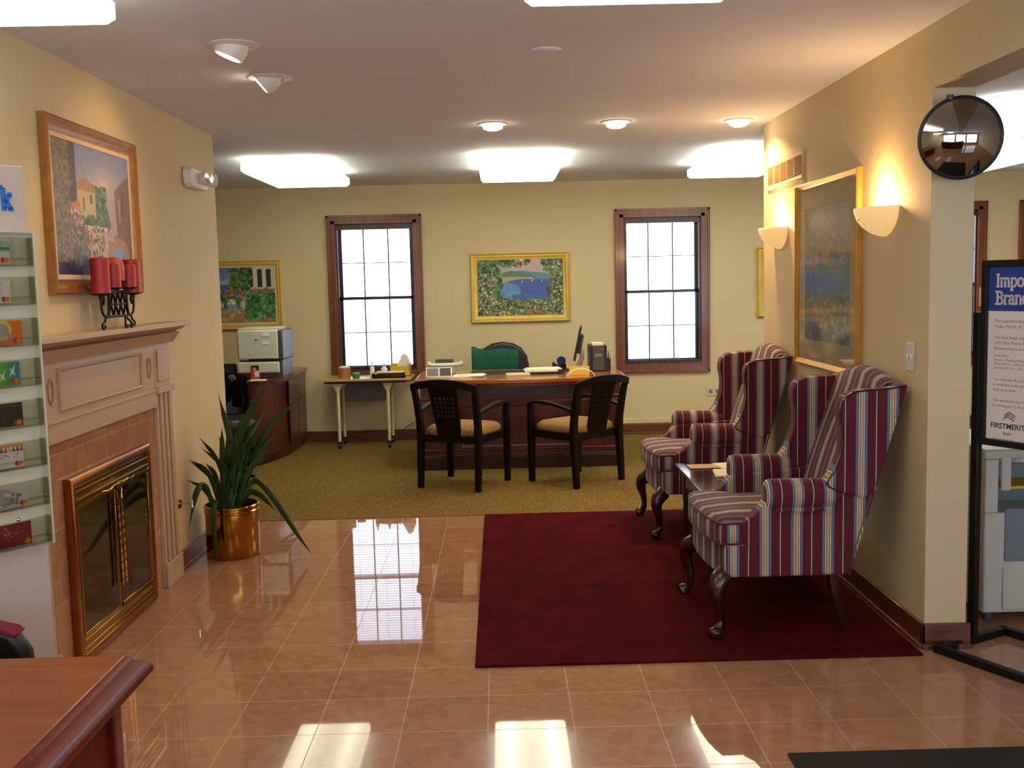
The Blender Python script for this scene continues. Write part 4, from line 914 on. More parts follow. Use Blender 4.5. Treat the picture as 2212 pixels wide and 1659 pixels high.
# guest chairs (local +y forward)
def guest_chair(loc, rz, lab):
    t = thing('guest_chair', lab, 'chair', loc, rz, 'guest chairs at the desk'); Dk = M['dark']
    def py(z): return -.245+.0*z if z < .43 else -.235-.075*((z-.43)/.40)**1.3
    for s in (-1, 1):
        b = MB()
        zs = [0, .2, .40, .50, .60, .70, .80]
        b.loft([[(s*.25+dx*w + s*(.012 if z > .5 else 0)*((z-.5)/.3 if z > .5 else 0), (-.26+.06*z if z < .41 else py(z))+dy*w2, z) for dx, dy in ((-1, -1), (1, -1), (1, 1), (-1, 1))] for z, w, w2 in zip(zs, (.020, .023, .024, .024, .023, .022, .022), (.02, .022, .026, .024, .022, .02, .018))])
        b.build('leg', Dk, t, bevel=.004)
        b = MB(); b.loft([[(s*.258+dx*w, .225+dy*w, z) for dx, dy in ((-1, -1), (1, -1), (1, 1), (-1, 1))] for z, w in ((0, .020), (.40, .024), (.61, .022))]); b.build('leg', Dk, t, bevel=.004)
        b = MB(); ap = catmull([(s*.262, .245, .61), (s*.268, .15, .636), (s*.27, 0, .635), (s*.264, -.13, .615), (s*.258, -.25, .59)], 5)
        b.loft([[p+Vector((a*.022, 0, c*.012)) for a, c in ((-1, -1), (1, -1), (1, 1), (-1, 1))] for p in ap]); b.build('armrest', Dk, t, bevel=.005)
    # crest rail, arched and bowed backwards
    b = MB(); R_ = []
    for k in range(17):
        x = -.285+.57*k/16; u = x/.285; yy = -.308-.03*(1-u*u); zt = .808+.042*(1-abs(u)**2.2); zb = .765+.030*(1-u*u)-.01*abs(u)
        R_.append([(x, yy-.013, zb), (x, yy+.013, zb), (x, yy+.010, zt), (x, yy-.014, zt)])
    b.loft(R_); b.build('crest_rail', Dk, t, bevel=.004)
    # splat with a 5x5 lattice of square openings
    b = MB()
    def sy(z): return -.232-.098*((z-.40)/.40)**1.2
    def piece(x0, x1, z0, z1, n=3):
        rg = []
        for k in range(n+1):
            z = z0+(z1-z0)*k/n; w = 1+.22*(z-.40)/.40; y = sy(z); rg.append([(x0*w, y-.008, z), (x1*w, y-.008, z), (x1*w, y+.008, z), (x0*w, y+.008, z)])
        b.loft(rg)
    hw = .10; piece(-hw, hw, .405, .545); piece(-hw, hw, .715, .80)
    g0, gz, pit = -.0625, .545, .034
    for k in range(6):
        z = .545+k*pit; 
        if k < 6: piece(-hw, hw, z, z+.0165, 1)
    xs_ = [-.0625+.0275*k for k in range(6)]
    for i_ in range(6):
        xc = -.075+i_*.030
        piece(xc-.0075 if 0 < i_ < 5 else (-hw if i_ == 0 else xc-.0075), xc+.0075 if 0 < i_ < 5 else (xc+.0075 if i_ == 0 else hw), .545, .72, 4)
    b.build('back_splat', Dk, t)
    b = MB(); pl = [(-.245, -.235), (.245, -.235), (.255, .235), (-.255, .235)]
    b.prism(pl, .355, .415, 'z'); b.build('seat_rail', Dk, t, bevel=.004)
    b = MB(); rg = []
    for z, k in ((.41, 1.0), (.43, 1.02), (.455, 1.0), (.475, .9), (.485, .6), (.488, .2)):
        rr = []
        for j in range(32):
            a = 2*PI*j/32; ca, sa = math.cos(a), math.sin(a); e = .45
            x = .245*math.copysign(abs(ca)**e, ca); y = .238*math.copysign(abs(sa)**e, sa); rr.append((x*k, y*k, z))
        rg.append(rr)
    b.loft(rg); b.build('seat', M['tan'], t, ang=80)
    return t
gc = guest_chair((-.306, 7.996, .004), math.radians(-26.5), 'dark wood guest chair with tan seat, left of the pair')
dup(gc, (.56, 8.03, .004), math.radians(41), 'dark wood guest chair with tan seat, right of the pair')

# ================================================================== ROLLING TABLE
t = thing('rolling_table', 'light laminate rolling table with cream legs under the window', 'table', (-1.31, 10.04, .004))
MB().box(-.46, .44, -.22, .25, .655, .678).build('top', M['pine'], t, bevel=.004)
MB().box(-.40, .38, -.15, .20, .63, .655).build('frame', M['black'], t)
MB().box(-.25, .17, .19, .20, .42, .63).build('modesty_panel', M['grey'], t)
for x in (-.27, .21):
    for y in (-.15, .18):
        b = MB(); b.tube([(x, y, .07), (x, y, .60)], .016, 10); b.prism([(x-.05, .63), (x+.05, .63), (x+.016, .56), (x-.016, .56)], y-.014, y+.014, 'y'); lg = b.build('leg', M['cream'], t)
        b = MB(); b.tube([(x-.012, y, .026), (x+.012, y, .026)], .026, 14); b.box(x-.02, x+.02, y-.014, y+.014, .035, .072); b.build('caster', M['black'], lg)
TZ = .6825
t = thing('tissue_cup', 'brown canister of tissues at the left of the rolling table', 'canister', (-1.52, 9.95, TZ))
MB().lathe([(.001, 0), (.058, 0), (.06, .10), (.054, .10), (.054, .09), (.001, .09)], n=28).build('canister', M['cardb'], t)
b = MB(); b.lathe([(.001, .088), (.05, .09), (.055, .105), (.03, .118), (.001, .112)], n=14); b.build('tissues', M['paper'], t)
o = MB().lathe([(.001, 0), (.03, 0), (.042, .03), (.04, .045), (.02, .052), (.001, .05)], n=20).build('green_bowl', M['greenp']); o.location = (-1.405, 9.93, TZ); tag(o, 'small green plastic bowl beside the brown canister', 'bowl')
def bottle(x, lab, h, r):
    t = thing('pump_bottle', lab, 'bottle', (x, 9.98, TZ), group='bottles on the rolling table')
    MB().lathe([(.001, 0), (r, 0), (r, h*.62), (r*.45, h*.72), (r*.45, h*.78), (.001, h*.78)], n=20).build('body', M['white'], t)
    b = MB(); b.lathe([(.001, h*.78), (r*.3, h*.78), (r*.25, h), (.001, h)], n=12); b.build('cap', M['lgrey'], t)
bottle(-1.255, 'clear white pump bottle, taller one on the rolling table', .15, .022)
bottle(-1.14, 'squat white bottle behind the wooden tray', .135, .033)
t = thing('wooden_tray', 'dark wooden tray piled with white papers on the rolling table', 'tray', (-1.10, 9.90, TZ))
b = MB(); b.box(-.14, .17, -.07, .05, 0, .01); b.box(-.14, .17, -.07, -.06, 0, .045); b.box(-.14, .17, .04, .05, 0, .045); b.box(-.14, -.13, -.07, .05, 0, .045); b.box(.16, .17, -.07, .05, 0, .045); b.build('tray', M['table_dark'], t)
b = MB(); b.box(-.125, .155, -.058, .038, .0105, .04); b.box(-.10, .16, -.05, .04, .048, .06); b.build('papers', M['paper'], t, bevel=.004)
t = thing('yellow_box', 'open yellow box holding envelopes on the rolling table', 'box', (-.98, 10.08, TZ))
b = MB(); b.box(-.11, .09, -.05, .05, 0, .006); b.box(-.11, .09, .044, .05, 0, .12); b.box(-.11, .09, -.05, -.044, 0, .095); b.box(-.11, -.104, -.05, .05, 0, .11); b.box(.084, .09, -.05, .05, 0, .13); b.build('box', M['yellow'], t)
b = MB(); b.prism([(-.07, .02), (.03, .02), (.07, .19), (.02, .215), (-.04, .11)], -.005, .005, 'y'); b.prism([(-.04, .02), (.07, .02), (.078, .16), (.0, .20)], .012, .018, 'y'); b.build('envelopes', M['paper'], t)
b = MB(); b.tube([(-.86, YB-.03, .20), (-.98, YB-.05, .14), (-1.06, YB-.07, .05), (-1.1, YB-.09, .012), (-1.6, YB-.1, .012)], .004, 6, 5); o = b.build('power_cord', M['dgrey']); tag(o, 'grey power cord trailing along the back baseboard', 'cord')
t = thing('wall_outlet', 'small double outlet on the back wall below the right window', 'outlet', (2.14, YB, .42))
MB().box(-.075, .075, -.006, -.0005, -.045, .045).build('plate', M['wall'], t, bevel=.002)
for s in (-1, 1): MB().box(s*.035-.018, s*.035+.018, -.009, -.006, -.018, .018).build('socket', M['grey'], t, bevel=.002)

# ================================================================== CREDENZA CORNER
t = thing('credenza', 'curved cherry credenza under the printer at the back left', 'cabinet', (-2.35, 9.5, .004))
ed = catmull([(.40, .86, 0), (.40, .4, 0), (.37, 0, 0), (.28, -.35, 0), (.10, -.62, 0), (-.30, -.80, 0)], 5)
MB().prism([(p.x, p.y) for p in ed]+[(-.9, -.80), (-.9, .86)], .735, .765, 'z').build('top', M['cherry'], t, bevel=.005)
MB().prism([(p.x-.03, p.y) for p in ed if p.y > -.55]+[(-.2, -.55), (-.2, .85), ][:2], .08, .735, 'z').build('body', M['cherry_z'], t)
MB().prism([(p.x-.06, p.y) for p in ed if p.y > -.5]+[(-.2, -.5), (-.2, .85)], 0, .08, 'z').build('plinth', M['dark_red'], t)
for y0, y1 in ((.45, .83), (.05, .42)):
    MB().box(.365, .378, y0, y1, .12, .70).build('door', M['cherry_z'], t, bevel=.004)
ZC = .7695
P = thing('laser_printer', 'beige and dark grey laser printer with extra paper tray', 'printer', (-2.145, 9.42, ZC), 0)
MB().box(-.20, .17, -.24, .22, .16, .43).build('upper_body', M['lgrey'], P, bevel=.02, seg=3)
MB().box(.155, .205, -.235, .22, .155, .425).build('side_panel', M['dgrey'], P, bevel=.015, seg=3)
MB().box(-.19, .195, -.225, .22, .0, .16).build('base', M['dgrey'], P, bevel=.008)
MB().box(-.20, .17, -.248, -.22, .045, .145).build('paper_tray', M['lgrey'], P, bevel=.015, seg=3)
MB().box(-.10, .175, -.246, -.232, .155, .172).build('output_slot', M['black'], P, bevel=.003)
MB().box(-.20, .16, -.20, .15, .43, .445).build('top_lid', M['lgrey'], P, bevel=.01)
MB().box(.02, .09, -.2445, -.24, .37, .40).build('notice', M['white'], P); MB().box(.03, .09, -.2445, -.24, .30, .325).build('notice', M['white'], P); MB().box(-.04, -.015, -.2435, -.24, .335, .345).build('button', M['dgrey'], P)
t = thing('black_telephone', 'black desk telephone left of the laser printer', 'telephone', (-2.50, 9.25, ZC))
MB().prism([(-.09, 0), (.09, 0), (.09, .11), (.04, .13), (-.09, .05)], -.11, .11, 'x').build('body', M['black'], t, bevel=.01); MB().tube([(-.07, -.0, .10), (-.07, .03, .15), (-.07, .07, .16)], [.028, .022, .03], 10, 4).build('handset', M['black'], t)
t = thing('photo_card', 'small red and white photo card standing before the printer', 'card', (-2.17, 9.08, ZC))
cv = Cv(24, 40, (190, 60, 40)); cv.ell(.5, .22, .42, .24, (70, 40, 34)); cv.ell(.45, .3, .2, .16, (200, 140, 120)); cv.poly([(.4, .5), (.9, .35), (.95, .8), (.5, .85)], (236, 220, 220)); cv.rect(0, .82, 1, 1, (200, 90, 40))
cv.mesh('picture', .075, .12, t, M['print'], y=-.003, loc=(0, 0, .062)); MB().box(-.038, .038, -.0015, .0015, 0, .122).build('board', M['white'], t); MB().box(-.02, .02, 0, .03, 0, .004).build('easel', M['white'], t)
slab('white_sheet', 'white sheet of paper at the curved end of the credenza', 'paper', (-2.12, 8.97, ZC), .14, .12, .003, 'paper', .3)
# black swivel chair in the corner
t = thing('swivel_chair', 'black swivel chair tucked in at the credenza', 'chair', (-2.30, 8.35, .004), math.radians(205))
b = MB(); bk = [(-.20, .50), (-.24, .62), (-.23, .78), (-.17, .86), (.17, .86), (.23, .78), (.24, .62), (.20, .50)]; b.prism(bk, -.27, -.19, 'y'); b.build('backrest', M['vinyl'], t, bevel=.03, seg=3)
MB().box(-.25, .25, -.22, .25, .42, .52).build('seat', M['vinyl'], t, bevel=.04, seg=3); MB().tube([(0, 0, .06), (0, 0, .43)], .028, 12).build('column', M['black'], t)
MB().box(-.03, .03, -.26, -.2, .40, .6).build('back_bracket', M['black'], t)
b = MB()
for k in range(5): a = k*2*PI/5; b.tube([(0, 0, .075), (.28*math.cos(a), .28*math.sin(a), .045)], [.025, .014], 8); b.tube([(.28*math.cos(a)-.012, .28*math.sin(a), .024), (.28*math.cos(a)+.012, .28*math.sin(a), .024)], .022, 10)
b.build('base', M['black'], t)
o = MB()
rg = []
for k, (y, z) in enumerate(((-.185, .60), (-.18, .80), (-.20, .875), (-.24, .885), (-.28, .86), (-.295, .70), (-.32, .35), (-.33, .10))):
    rg.append([(x, y-.008*math.sin(x*40+k), z-.03*(abs(x)/.22)**2) for x in np.linspace(-.22-.016*k, .22+.016*k, 16)])
o.loft(rg, cap=False, closed=False); o = o.build('black_coat', M['coat'], solid=.01, ang=80); o.location = (-2.30, 8.35, .004); o.rotation_euler = (0, 0, math.radians(205)); tag(o, 'black coat hung over the back of the swivel chair', 'coat')

# ================================================================== POTTED PLANT
PX, PY = -1.615, 6.02
t = thing('potted_plant', 'spiky green plant in a shiny brass cylinder pot', 'plant', (PX, PY, 0))
MB().lathe([(.001, .001), (.150, .001), (.154, .006), (.154, .262), (.160, .268), (.160, .274), (.154, .280), (.154, .290), (.160, .296), (.160, .303), (.155, .308), (.148, .308), (.148, .26), (.001, .26)], n=64).build('pot', M['pot'], t)
MB().lathe([(.001, .272), (.08, .27), (.147, .262), (.147, .258), (.001, .258)], n=24).build('soil', M['soil'], t)
def leaf(base_, mid, tip, w):
    P_ = catmull([base_, mid, tip], 8) if not isinstance(mid, list) else catmull([base_]+mid+[tip], 6)
    b = MB(); n_ = len(P_); L_, Cn, R_ = [], [], []
    prev = None
    for i, p in enumerate(P_):
        tg = (P_[min(i+1, n_-1)]-P_[max(i-1, 0)]).normalized()
        side = tg.cross(Vector((0.25, 1, .1))).normalized()
        nn = side.cross(tg)
        f = i/(n_-1); ww = w*(.45+1.5*f*(1-f)*1.4)*(1 if f < .75 else max(.03, (1-f)/.25))
        L_.append(b.bm.verts.new(p-side*ww)); Cn.append(b.bm.verts.new(p+nn*ww*.35)); R_.append(b.bm.verts.new(p+side*ww))
    for i in range(n_-1):
        b.bm.faces.new((L_[i], L_[i+1], Cn[i+1], Cn[i])); b.bm.faces.new((Cn[i], Cn[i+1], R_[i+1], R_[i]))
    b.build('leaf', M['leaf'], t, solid=.0015, ang=60)
def pl(px, z, dy=0): # target tip given as world x at the pot's depth
    return (px-PX, dy, z)
LV = [  # tips (world x, z, dy), width
 (-1.675, .96, .05, .020), (-1.355, 1.03, -.04, .022), (-1.40, .86, .06, .020), (-1.165, .94, .02, .016), (-1.80, .60, -.15, .016), (-1.79, .64, .04, .013), (-1.77, .72, -.06, .014), (-1.56, .80, .1, .02), (-1.50, .88, -.1, .02),
 (-1.62, .78, -.1, .018), (-1.70, .70, .1, .016), (-1.47, .72, -.12, .02), (-1.58, .66, -.14, .02), (-1.66, .62, -.14, .016), (-1.43, .64, .12, .018), (-1.53, .70, .0, .02), (-1.33, .72, .1, .016), (-1.74, .56, -.05, .016), (-1.36, .60, -.05, .016), (-1.60, .84, .02, .017), (-1.45, .95, .05, .016), (-1.55, .74, -.08, .022), (-1.49, .80, .04, .022), (-1.64, .72, .06, .02), (-1.40, .78, -.06, .02), (-1.52, .62, -.12, .024), (-1.30, .66, -.04, .014), (-1.60, .58, -.16, .02)]
for k, (x, z, dy, w) in enumerate(LV):
    a = k*2.4; bs = Vector((.06*math.cos(a), .06*math.sin(a), .26)); tp = Vector((x-PX, dy, z))
    md = bs.lerp(tp, .5)+Vector(((tp.x)*-.12, 0, .05+.25*abs(tp.x)*.4)); leaf(bs, md, tp, w*1.05)
leaf((.04, -.04, .27), [(.14, -.06, .44), (.20, -.08, .43), (.30, -.10, .30), (.42, -.13, .12)], (.50, -.15, .012), .017)
leaf((.05, -.02, .27), [(.12, -.05, .38), (.20, -.08, .36)], (.285, -.10, .27), .02)
leaf((.03, .0, .27), [(.12, -.02, .42), (.20, -.04, .42), (.28, -.06, .33)], (.36, -.07, .22), .011)
leaf((-.08, -.08, .27), [(-.10, -.16, .44), (-.14, -.2, .42)], (-.19, -.22, .22), .02)
leaf((-.04, -.1, .27), [(-.04, -.16, .36), (-.05, -.2, .30), (-.05, -.21, .12)], (-.035, -.2, .03), .016)
leaf((-.06, 0, .27), [(-.1, .0, .45)], (-.19, -.16, .60), .018)
leaf((-.07, -.03, .27), [(-.12, -.12, .42)], (-.18, -.24, .50), .018)

# ================================================================== SIGN STAND
A_, B_ = Vector((1.79, 4.13, 0)), Vector((2.135, 4.318, 0)); ex = (B_-A_).normalized(); ey = Vector((ex.y, -ex.x, 0)).normalized()   # ey: toward the camera along the sign
mid = (A_+B_)/2
t = thing('sign_stand', 'black metal floor stand holding a blue and white bank notice', 'sign', (mid.x, mid.y, 0), math.atan2(ey.y, ey.x))
# local x along the sign, local y across the base
SW = .66
b = MB(); r = .0165
b.box(-r, SW+r, -.21-r, -.21+r, 0.001, .034); b.box(-r, SW+r, .21-r, .21+r, 0.001, .034); b.box(-r, r, -.21, .21, 0.001, .034); b.box(SW-r, SW+r, -.21, .21, 0.001, .034)
b.build('base_frame', M['blackm'], t, bevel=.003)
for x in (0, SW): MB().box(x-.016, x+.016, -.016, .016, .034, 1.40 if x == 0 else 1.40).build('post', M['blackm'], t, bevel=.003)
b = frame_bars(SW-.035, .752, .028, [(0, -.012), (0, .014), (.004, .018), (.024, .016), (.028, .006), (.028, -.012)])
o = b.build('sign_frame', M['blackm'], t); o.location = (SW/2, 0, 1.233)
MB().box(.045, SW-.045, -.002, .010, .88, 1.585).build('backing', M['blackm'], t)
MB().box(.0465, SW-.0465, -.0045, -.002, .8825, 1.405).build('white_panel', M['signwhite'], t)
MB().box(.0465, SW-.0465, -.0045, -.002, 1.405, 1.583).build('blue_panel', M['signblue'], t)
# slab-serif ribbons for the headline
G = {'I': (.42, [[(.05, 0), (.37, 0)], [(.05, 1), (.37, 1)], [(.21, 0), (.21, 1)]]),
     'm': (1.05, [[(.0, .68), (.2, .68)], [(.15, 0), (.15, .68)], [(.03, 0), (.27, 0)], [(.15, .5), (.25, .65), (.4, .68), (.5, .6), (.52, .45), (.52, 0)], [(.42, 0), (.62, 0)], [(.52, .5), (.62, .65), (.75, .68), (.86, .6), (.88, .45), (.88, 0)], [(.78, 0), (1.0, 0)]]),
     'p': (.72, [[(.0, .68), (.2, .68)], [(.15, -.3), (.15, .68)], [(.02, -.3), (.3, -.3)], [(.15, .52), (.28, .66), (.45, .68), (.58, .55), (.6, .34), (.57, .14), (.44, .0), (.28, .0), (.15, .14)]]),
     'o': (.66, [[(.32, .68), (.14, .6), (.06, .34), (.14, .07), (.32, 0), (.5, .07), (.58, .34), (.5, .6), (.32, .68)]]),
     'r': (.52, [[(.0, .68), (.2, .68)], [(.15, 0), (.15, .68)], [(.02, 0), (.32, 0)], [(.15, .48), (.26, .64), (.36, .68), (.48, .64)]]),
     't': (.46, [[(.02, .66), (.4, .66)], [(.18, .88), (.18, .15), (.24, .02), (.33, .0), (.42, .05)]]),
     'a': (.62, [[(.08, .56), (.18, .67), (.34, .68), (.45, .58), (.46, .42), (.46, .1), (.52, 0), (.6, 0)], [(.46, .38), (.28, .38), (.1, .3), (.06, .15), (.14, .02), (.28, 0), (.46, .13)]]),
     'n': (.72, [[(.0, .68), (.2, .68)], [(.15, 0), (.15, .68)], [(.03, 0), (.27, 0)], [(.15, .5), (.28, .66), (.42, .68), (.54, .6), (.56, .45), (.56, 0)], [(.45, 0), (.68, 0)]]),
     'B': (.78, [[(.02, 1), (.44, 1), (.6, .9), (.62, .74), (.54, .58), (.42, .53), (.18, .53)], [(.18, 0), (.18, 1)], [(.02, 0), (.48, 0), (.64, .1), (.68, .27), (.6, .45), (.42, .53)]]),
     'c': (.58, [[(.52, .54), (.42, .66), (.3, .68), (.14, .6), (.06, .34), (.14, .08), (.3, 0), (.44, .03), (.54, .14)]]),
     'h': (.72, [[(.0, 1), (.15, 1)], [(.15, 0), (.15, 1)], [(.03, 0), (.27, 0)], [(.15, .5), (.28, .66), (.42, .68), (.54, .6), (.56, .45), (.56, 0)], [(.45, 0), (.68, 0)]]),
     'k': (.72, [[(.0, 1), (.15, 1)], [(.15, 0), (.15, 1)], [(.02, 0), (.3, 0)], [(.55, .66), (.18, .3)], [(.28, .4), (.58, 0)], [(.42, 0), (.72, 0)], [(.42, .68), (.68, .68)]])}
def ribbon(word, size, x, z, y, m, parent, name='lettering', w=.13, thick=.001, sx=1):
    b = MB(); cx = x
    for ch in word:
        adv, st = G[ch]
        for s in st:
            P2 = [Vector((cx+p[0]*size*sx, z+p[1]*size)) for p in s]
            hwid = w*size*(.5 if abs(P2[0].y-P2[-1].y) < .02*size and len(P2) == 2 else .62)
            for a, c in zip(P2, P2[1:]):
                d = (c-a).normalized(); nn = Vector((-d.y, d.x))*hwid; e = d*hwid*.6
                q = [a-nn-e*(len(P2) > 2), c-nn+e*(len(P2) > 2), c+nn+e*(len(P2) > 2), a+nn-e*(len(P2) > 2)]
                b.prism([(v.x, v.y) for v in q], y-thick, y, 'y')
        cx += adv*size*sx
    return b.build(name, m, parent)
ribbon('Important', .049, .078, 1.503, -.0045, M['signwhite'], t, 'headline', sx=.88); ribbon('Branch', .049, .078, 1.434, -.0045, M['signwhite'], t, 'headline', sx=.9)
def tl(s, size, z, m=None, x=.075, off=0): return text(s, size, m or M['inklight'], t, (x, -.0047, z), 'small_print', .0002, 'LEFT', off)
for s, z in (('The Lawrence Branch will close', 1.360), ('Friday, March 16, 2012', 1.338), ('You may begin using our', 1.294), ('2121 Blue Pointe Branch', 1.272), ('Business hours are:', 1.250)): tl(s, .0175, z)
for s, z in (('Lobby Hours', 1.223), ('Monday - Thursday 9:00 a.m.', 1.205), ('Friday 9:00 a.m. - 6:00 p.m.', 1.189), ('Saturday 9:00 a.m. - 1:00 p.m.', 1.173)): tl(s, .0125, z)
for s, z in (('You may also do your banking', 1.125), ('at branches in the greater area.', 1.104), ('Visit us at www', 1.083), ('We appreciate your business', 1.040), ('in serving you in the future.', 1.019)): tl(s, .016, z)
tl('FIRSTMERIT', .030, .932, M['ink'], .066, .0006); tl('Bank', .018, .907, M['ink'], .125); tl('member firstmerit corporation', .008, .886)
b = MB()
for k in range(3): x, z = .122+k*.003, .968+k*.009; b.prism([(x, z), (x+.022, z+.012), (x+.05, z-.004), (x+.05, z-.001), (x+.022, z+.016), (x, z+.003)], -.0055, -.0045, 'y')
b.build('logo', M['ink'], t)

# ================================================================== RIGHT ROOM: COPIER
t = thing('office_copier', 'grey floor-standing copier behind the sign stand', 'copier', (2.12, 4.47, 0))
MB().box(0, .62, 0, .60, .045, .50).build('cabinet', M['copier'], t, bevel=.008)
MB().box(0, .06, -.0, .60, .50, .74).build('side_post', M['copier'], t, bevel=.006)
MB().box(.05, .62, .22, .60, .50, .68).build('engine', M['copier_g'], t, bevel=.006)
MB().box(-.01, .63, -.01, .61, .74, .785).build('scanner_lid', M['copier'], t, bevel=.01)
MB().box(.065, .11, -.014, 0, .60, .76).build('control_panel', M['copier'], t, bevel=.008)
MB().box(.10, .60, .03, .22, .60, .612).build('output_tray', M['yellow'], t)
MB().box(.09, .58, -.006, 0, .28, .52).build('front_glass', M['copier_g'], t, bevel=.004)
MB().box(.085, .60, -.008, 0, .06, .25).build('paper_drawer', M['copier'], t, bevel=.006)
for x in (.03, .55):
    for y in (.04, .54): MB().box(x, x+.035, y, y+.03, .0005, .045).build('foot', M['dgrey'], t, bevel=.004)
slab('wooden_box', 'small tan wooden block on the window ledge beside the pillar', 'box', (4.83, YB-.03, 1.215), .06, .05, .19, 'pine')

# ================================================================== GIFT CARD STANDEE
E_ = Vector((-1.304, 2.9, 0)); dl = Vector((-.58, -.814, 0)).normalized()
S = thing('card_display', 'white gift card display stand with clear pockets at the left edge', 'display stand', (E_.x, E_.y, 0), math.atan2(-dl.y, -dl.x))
# local x runs to the right edge (0), panel spans x in [-.42, 0]; local -y faces the camera
MB().box(-.28, 0, 0, .012, .03, 1.915).build('panel', M['panelw'], S, bevel=.002)
MB().box(-.28, 0, -.06, .09, .0005, .03).build('foot', M['panelw'], S, bevel=.004)
MB().box(-.27, -.004, -.006, 0, .865, 1.735).build('rack_backing', M['rackback'], S)
MB().box(-.27, -.002, -.034, -.0055, 1.732, 1.737).build('rack_top', M['rackback'], S); MB().box(-.004, .0, -.036, .0, .865, 1.737).build('rack_side', M['rackback'], S)
CARDS = [(23, 570, 0, 'green and silver striped gift card in the top rack pocket'), (25, 654, 1, 'white gift card with pink figures, second pocket from top'), (50, 742, 2, 'orange gift card with a yellow ring'), (45, 830, 3, 'rainbow gift card with white leaping figures'),
         (51, 918, 4, 'black patterned gift card in the rack'), (53, 1006, 5, 'birthday gift card with coloured balloons'), (64, 1090, 6, 'grey gift card with clasped hands design'), (70, 1172, 7, 'dark red gift card with silver scribbles, bottom pocket')]
def card(kind):
    c = Cv(64, 40, (230, 225, 225))
    if kind == 0:
        c.a[:] = (214, 222, 214)
        for k in range(16): c.rect(k/16, .05, k/16+.03, .5, (110, 170, 160), 4)
        c.rect(0, .3, 1, .42, (60, 150, 80), 4)
    if kind == 1: c.dabs(26, (.1, .08, .75, .6), [(230, 130, 200), (240, 170, 220)], (.03, .08))
    if kind == 2: c.a[:] = (240, 120, 10); c.ell(.45, .42, .26, .42, (236, 214, 90)); c.ell(.45, .42, .17, .3, (176, 170, 176)); c.poly([(.5, .5), (.6, .4), (.75, .8), (.62, .85)], (190, 150, 150))
    if kind == 3:
        for k in range(64):
            f = k/63; cc = [(240, 140, 30), (150, 190, 50), (40, 170, 90), (50, 120, 200)]; i = min(2, int(f*3)); g = f*3-i; c.a[:, k] = [cc[i][q]*(1-g)+cc[i+1][q]*g for q in range(3)]
        for x, y in ((.25, .45), (.5, .55), (.78, .35)):
            c.poly([(x-.08, y-.1), (x, y), (x+.1, y-.25), (x+.04, y+.05), (x+.1, y+.3), (x, y+.15), (x-.08, y+.3), (x-.03, y+.05)], (240, 244, 240), 2)
    if kind == 4: c.a[:] = (26, 22, 24); c.dabs(40, (0, .1, 1, .9), [(60, 54, 56), (80, 50, 40), (44, 40, 44)], (.01, .03)); c.rect(.3, .12, .95, .15, (120, 110, 100))
    if kind == 5:
        for k in range(9): c.poly([(k/9, .32), ((k+.5)/9, .05), ((k+1)/9, .32)], [(200, 60, 50), (220, 180, 50), (60, 140, 70), (120, 60, 110)][k % 4], 4)
        c.rect(0, 0, 1, .12, (210, 150, 80)); c.dabs(30, (.1, .4, .85, .58), [(120, 110, 140), (150, 120, 150)], (.01, .02))
    if kind == 6: c.a[:] = (200, 196, 206); c.poly([(0, .1), (.4, .2), (.8, .5), (.7, .7), (.4, .9), (.1, .7)], (170, 160, 158)); c.poly([(.3, .3), (.8, .55), (.75, .62), (.3, .45)], (214, 206, 204)); c.dabs(18, (.3, .4, .75, .9), [(120, 112, 112), (190, 184, 184)], (.02, .05))
    if kind == 7: c.a[:] = (128, 26, 38); c.dabs(60, (.15, .1, .75, .6), [(186, 150, 150), (150, 60, 70), (110, 20, 30)], (.012, .03))
    c.ell(.80, .84, .075, .11, (200, 40, 30), 2); c.ell(.89, .84, .075, .11, (240, 150, 40), 2)
    return c
FPX = 2232.3
Rm = cam.matrix_world.to_3x3()
def ray_to_panel(px, py, off):
    d = Rm @ Vector(((px-1106)/FPX, -(py-829.5)/FPX, -1)); o = Vector((0, 0, EYE)); nrm = Vector((dl.y, -dl.x, 0)); nrm = -nrm if nrm.y > 0 else nrm
    p0 = E_+nrm*off; s = (p0-o).dot(nrm)/d.dot(nrm); p = o+d*s; return (p-E_).dot(-dl), p.z
kx, kz = ray_to_panel(3, 451, 0); kx2, _ = ray_to_panel(28, 440, 0)
ribbon('k', .058, kx, kz, -.0005, M['inkblue'], S, 'lettering', .2, sx=(kx2-kx)/(.72*.058))
PK_Z = []
for i, (px, py, kd, lab) in enumerate(CARDS):
    lx, lz = ray_to_panel(px, py, .020)
    wx = Matrix.Rotation(S.rotation_euler.z, 4, 'Z')
    cw, chh = .10, .064
    off = wx @ Vector((lx-cw/2, -.018, lz+chh/2))
    c = thing('gift_card', lab, 'gift card', (E_.x+off.x, E_.y+off.y, off.z), S.rotation_euler.z, 'gift cards in the display rack')
    card(kd).mesh('face', cw, chh, c, M['print'], y=-.0012); MB().box(-cw/2, cw/2, -.001, .001, -chh/2, chh/2).build('card_stock', M['white'], c)
    b = MB(); z0 = lz-.004; b.box(-.27, -.006, -.032, -.030, z0, z0+.074); b.box(-.27, -.006, -.032, -.006, z0-.003, z0); b.box(-.008, -.005, -.032, -.006, z0, z0+.074); b.box(-.27, -.006, -.0315, -.0062, z0+.018, z0+.0195)
    b.build('card_pocket', M['acrylic'], S)
for z in (1.353, .945):
    MB().lathe([(.001, .004), (.004, .003), (.006, 0), (.001, 0)], n=12, T=Matrix.Translation((-.085, -.006, z)) @ Matrix.Rotation(PI/2, 4, 'X')).build('screw', M['chrome'], S)

# ================================================================== FOREGROUND DESK
Z0 = .76
D2 = thing('wooden_desk', 'worn red-brown wooden desk corner at the lower left', 'desk', (-.855, 2.245, 0))
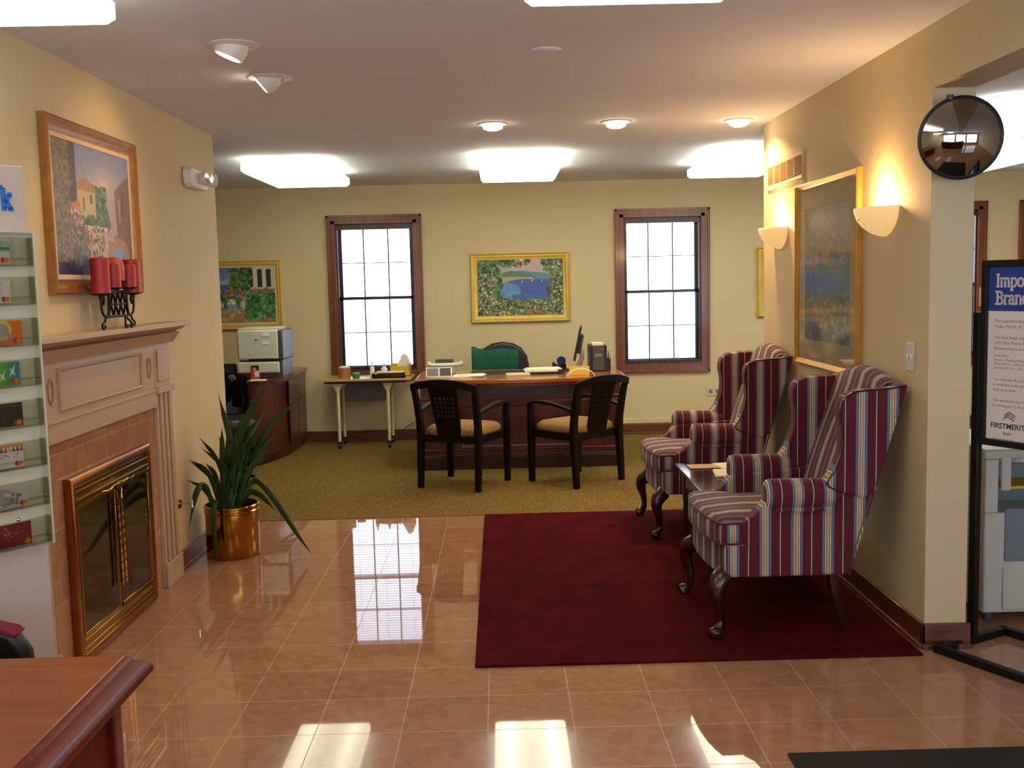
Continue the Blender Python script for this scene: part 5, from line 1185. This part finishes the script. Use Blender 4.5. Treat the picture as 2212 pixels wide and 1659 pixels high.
# local: corner of the top at (0,0); top spans x<0, y<0
MB().box(-.96, 0, -1.25, 0, Z0-.022, Z0).build('top', M['fore_top'], D2, bevel=.003)
b = MB()
prf = [(0, Z0-.001), (.010, Z0-.006), (.014, Z0-.014), (.020, Z0-.016), (.040, Z0-.022), (.050, Z0-.034), (.050, Z0-.046), (.030, Z0-.052), (0, Z0-.052)]
R_ = []
for (cx, cy, ox, oy) in ((-.96, 0, 0, 1), (0, 0, 1, 1), (0, -1.25, 1, 0)):
    R_.append([(cx+ox*i, cy+oy*i*.55, z) for i, z in prf])
b.loft(R_); b.build('edge_molding', M['mahog'], D2)
MB().box(-.25, -.03, -1.22, -.03, .05, Z0-.052).build('pedestal', M['deskside'], D2); MB().box(-.94, -.75, -1.22, -.03, .05, Z0-.052).build('pedestal', M['deskside'], D2)
MB().box(-.75, -.25, -1.22, -1.19, .25, Z0-.052).build('back_panel', M['deskside'], D2)
MB().box(-.055, -.012, -.055, -.012, .0005, Z0-.052).build('corner_post', M['mahog'], D2, bevel=.004)
MB().box(-.255, -.02, -1.23, -.02, .0005, .05).build('plinth', M['mahog'], D2, bevel=.004)
t = thing('task_chair', 'black and red rounded chair back behind the wooden desk', 'chair', (-1.365, 2.47, 0), 0)
b = MB(); bk = [(-.17, .50), (-.19, .62), (-.185, .69), (-.15, .745), (-.09, .76), (.09, .76), (.15, .745), (.185, .69), (.19, .62), (.17, .50)]
b.prism(bk, .0, .05, 'y'); b.build('backrest', M['vinyl'], t, bevel=.02, seg=3)
b = MB(); b.prism([(.09, .762), (.145, .749), (.163, .735), (.150, .730), (.09, .746)], -.002, .052, 'y'); b.build('red_trim', M['red_fab'], t, bevel=.004)
MB().box(-.2, .2, -.38, .0, .42, .50).build('seat', M['vinyl'], t, bevel=.03, seg=3); MB().tube([(0, -.19, .05), (0, -.19, .43)], .025, 10).build('column', M['black'], t)
b = MB()
for k in range(5): a = k*2*PI/5+.2; b.tube([(0, -.19, .06), (.2*math.cos(a), -.19+.2*math.sin(a), .02)], [.022, .018], 8)
b.build('base', M['black'], t)

# ================================================================== TELLER COUNTER BEHIND (seen only in the convex mirror)
t = thing('teller_counter', 'dark curved teller counter reflected in the convex mirror', 'counter', (.6, -.7, 0))
arc_o = [(1.9*math.cos(a), -.6+1.0*math.sin(a)) for a in np.linspace(PI*.05, PI*.95, 20)]; arc_i = [(1.45*math.cos(a), -.6+.62*math.sin(a)) for a in np.linspace(PI*.95, PI*.05, 20)]
MB().prism(arc_o+arc_i, 0.0005, 1.0, 'z').build('body', M['dark_red'], t); MB().prism([(x*1.03, y+.02) for x, y in arc_o]+arc_i, 1.0, 1.04, 'z').build('top', M['mahog'], t, bevel=.004)
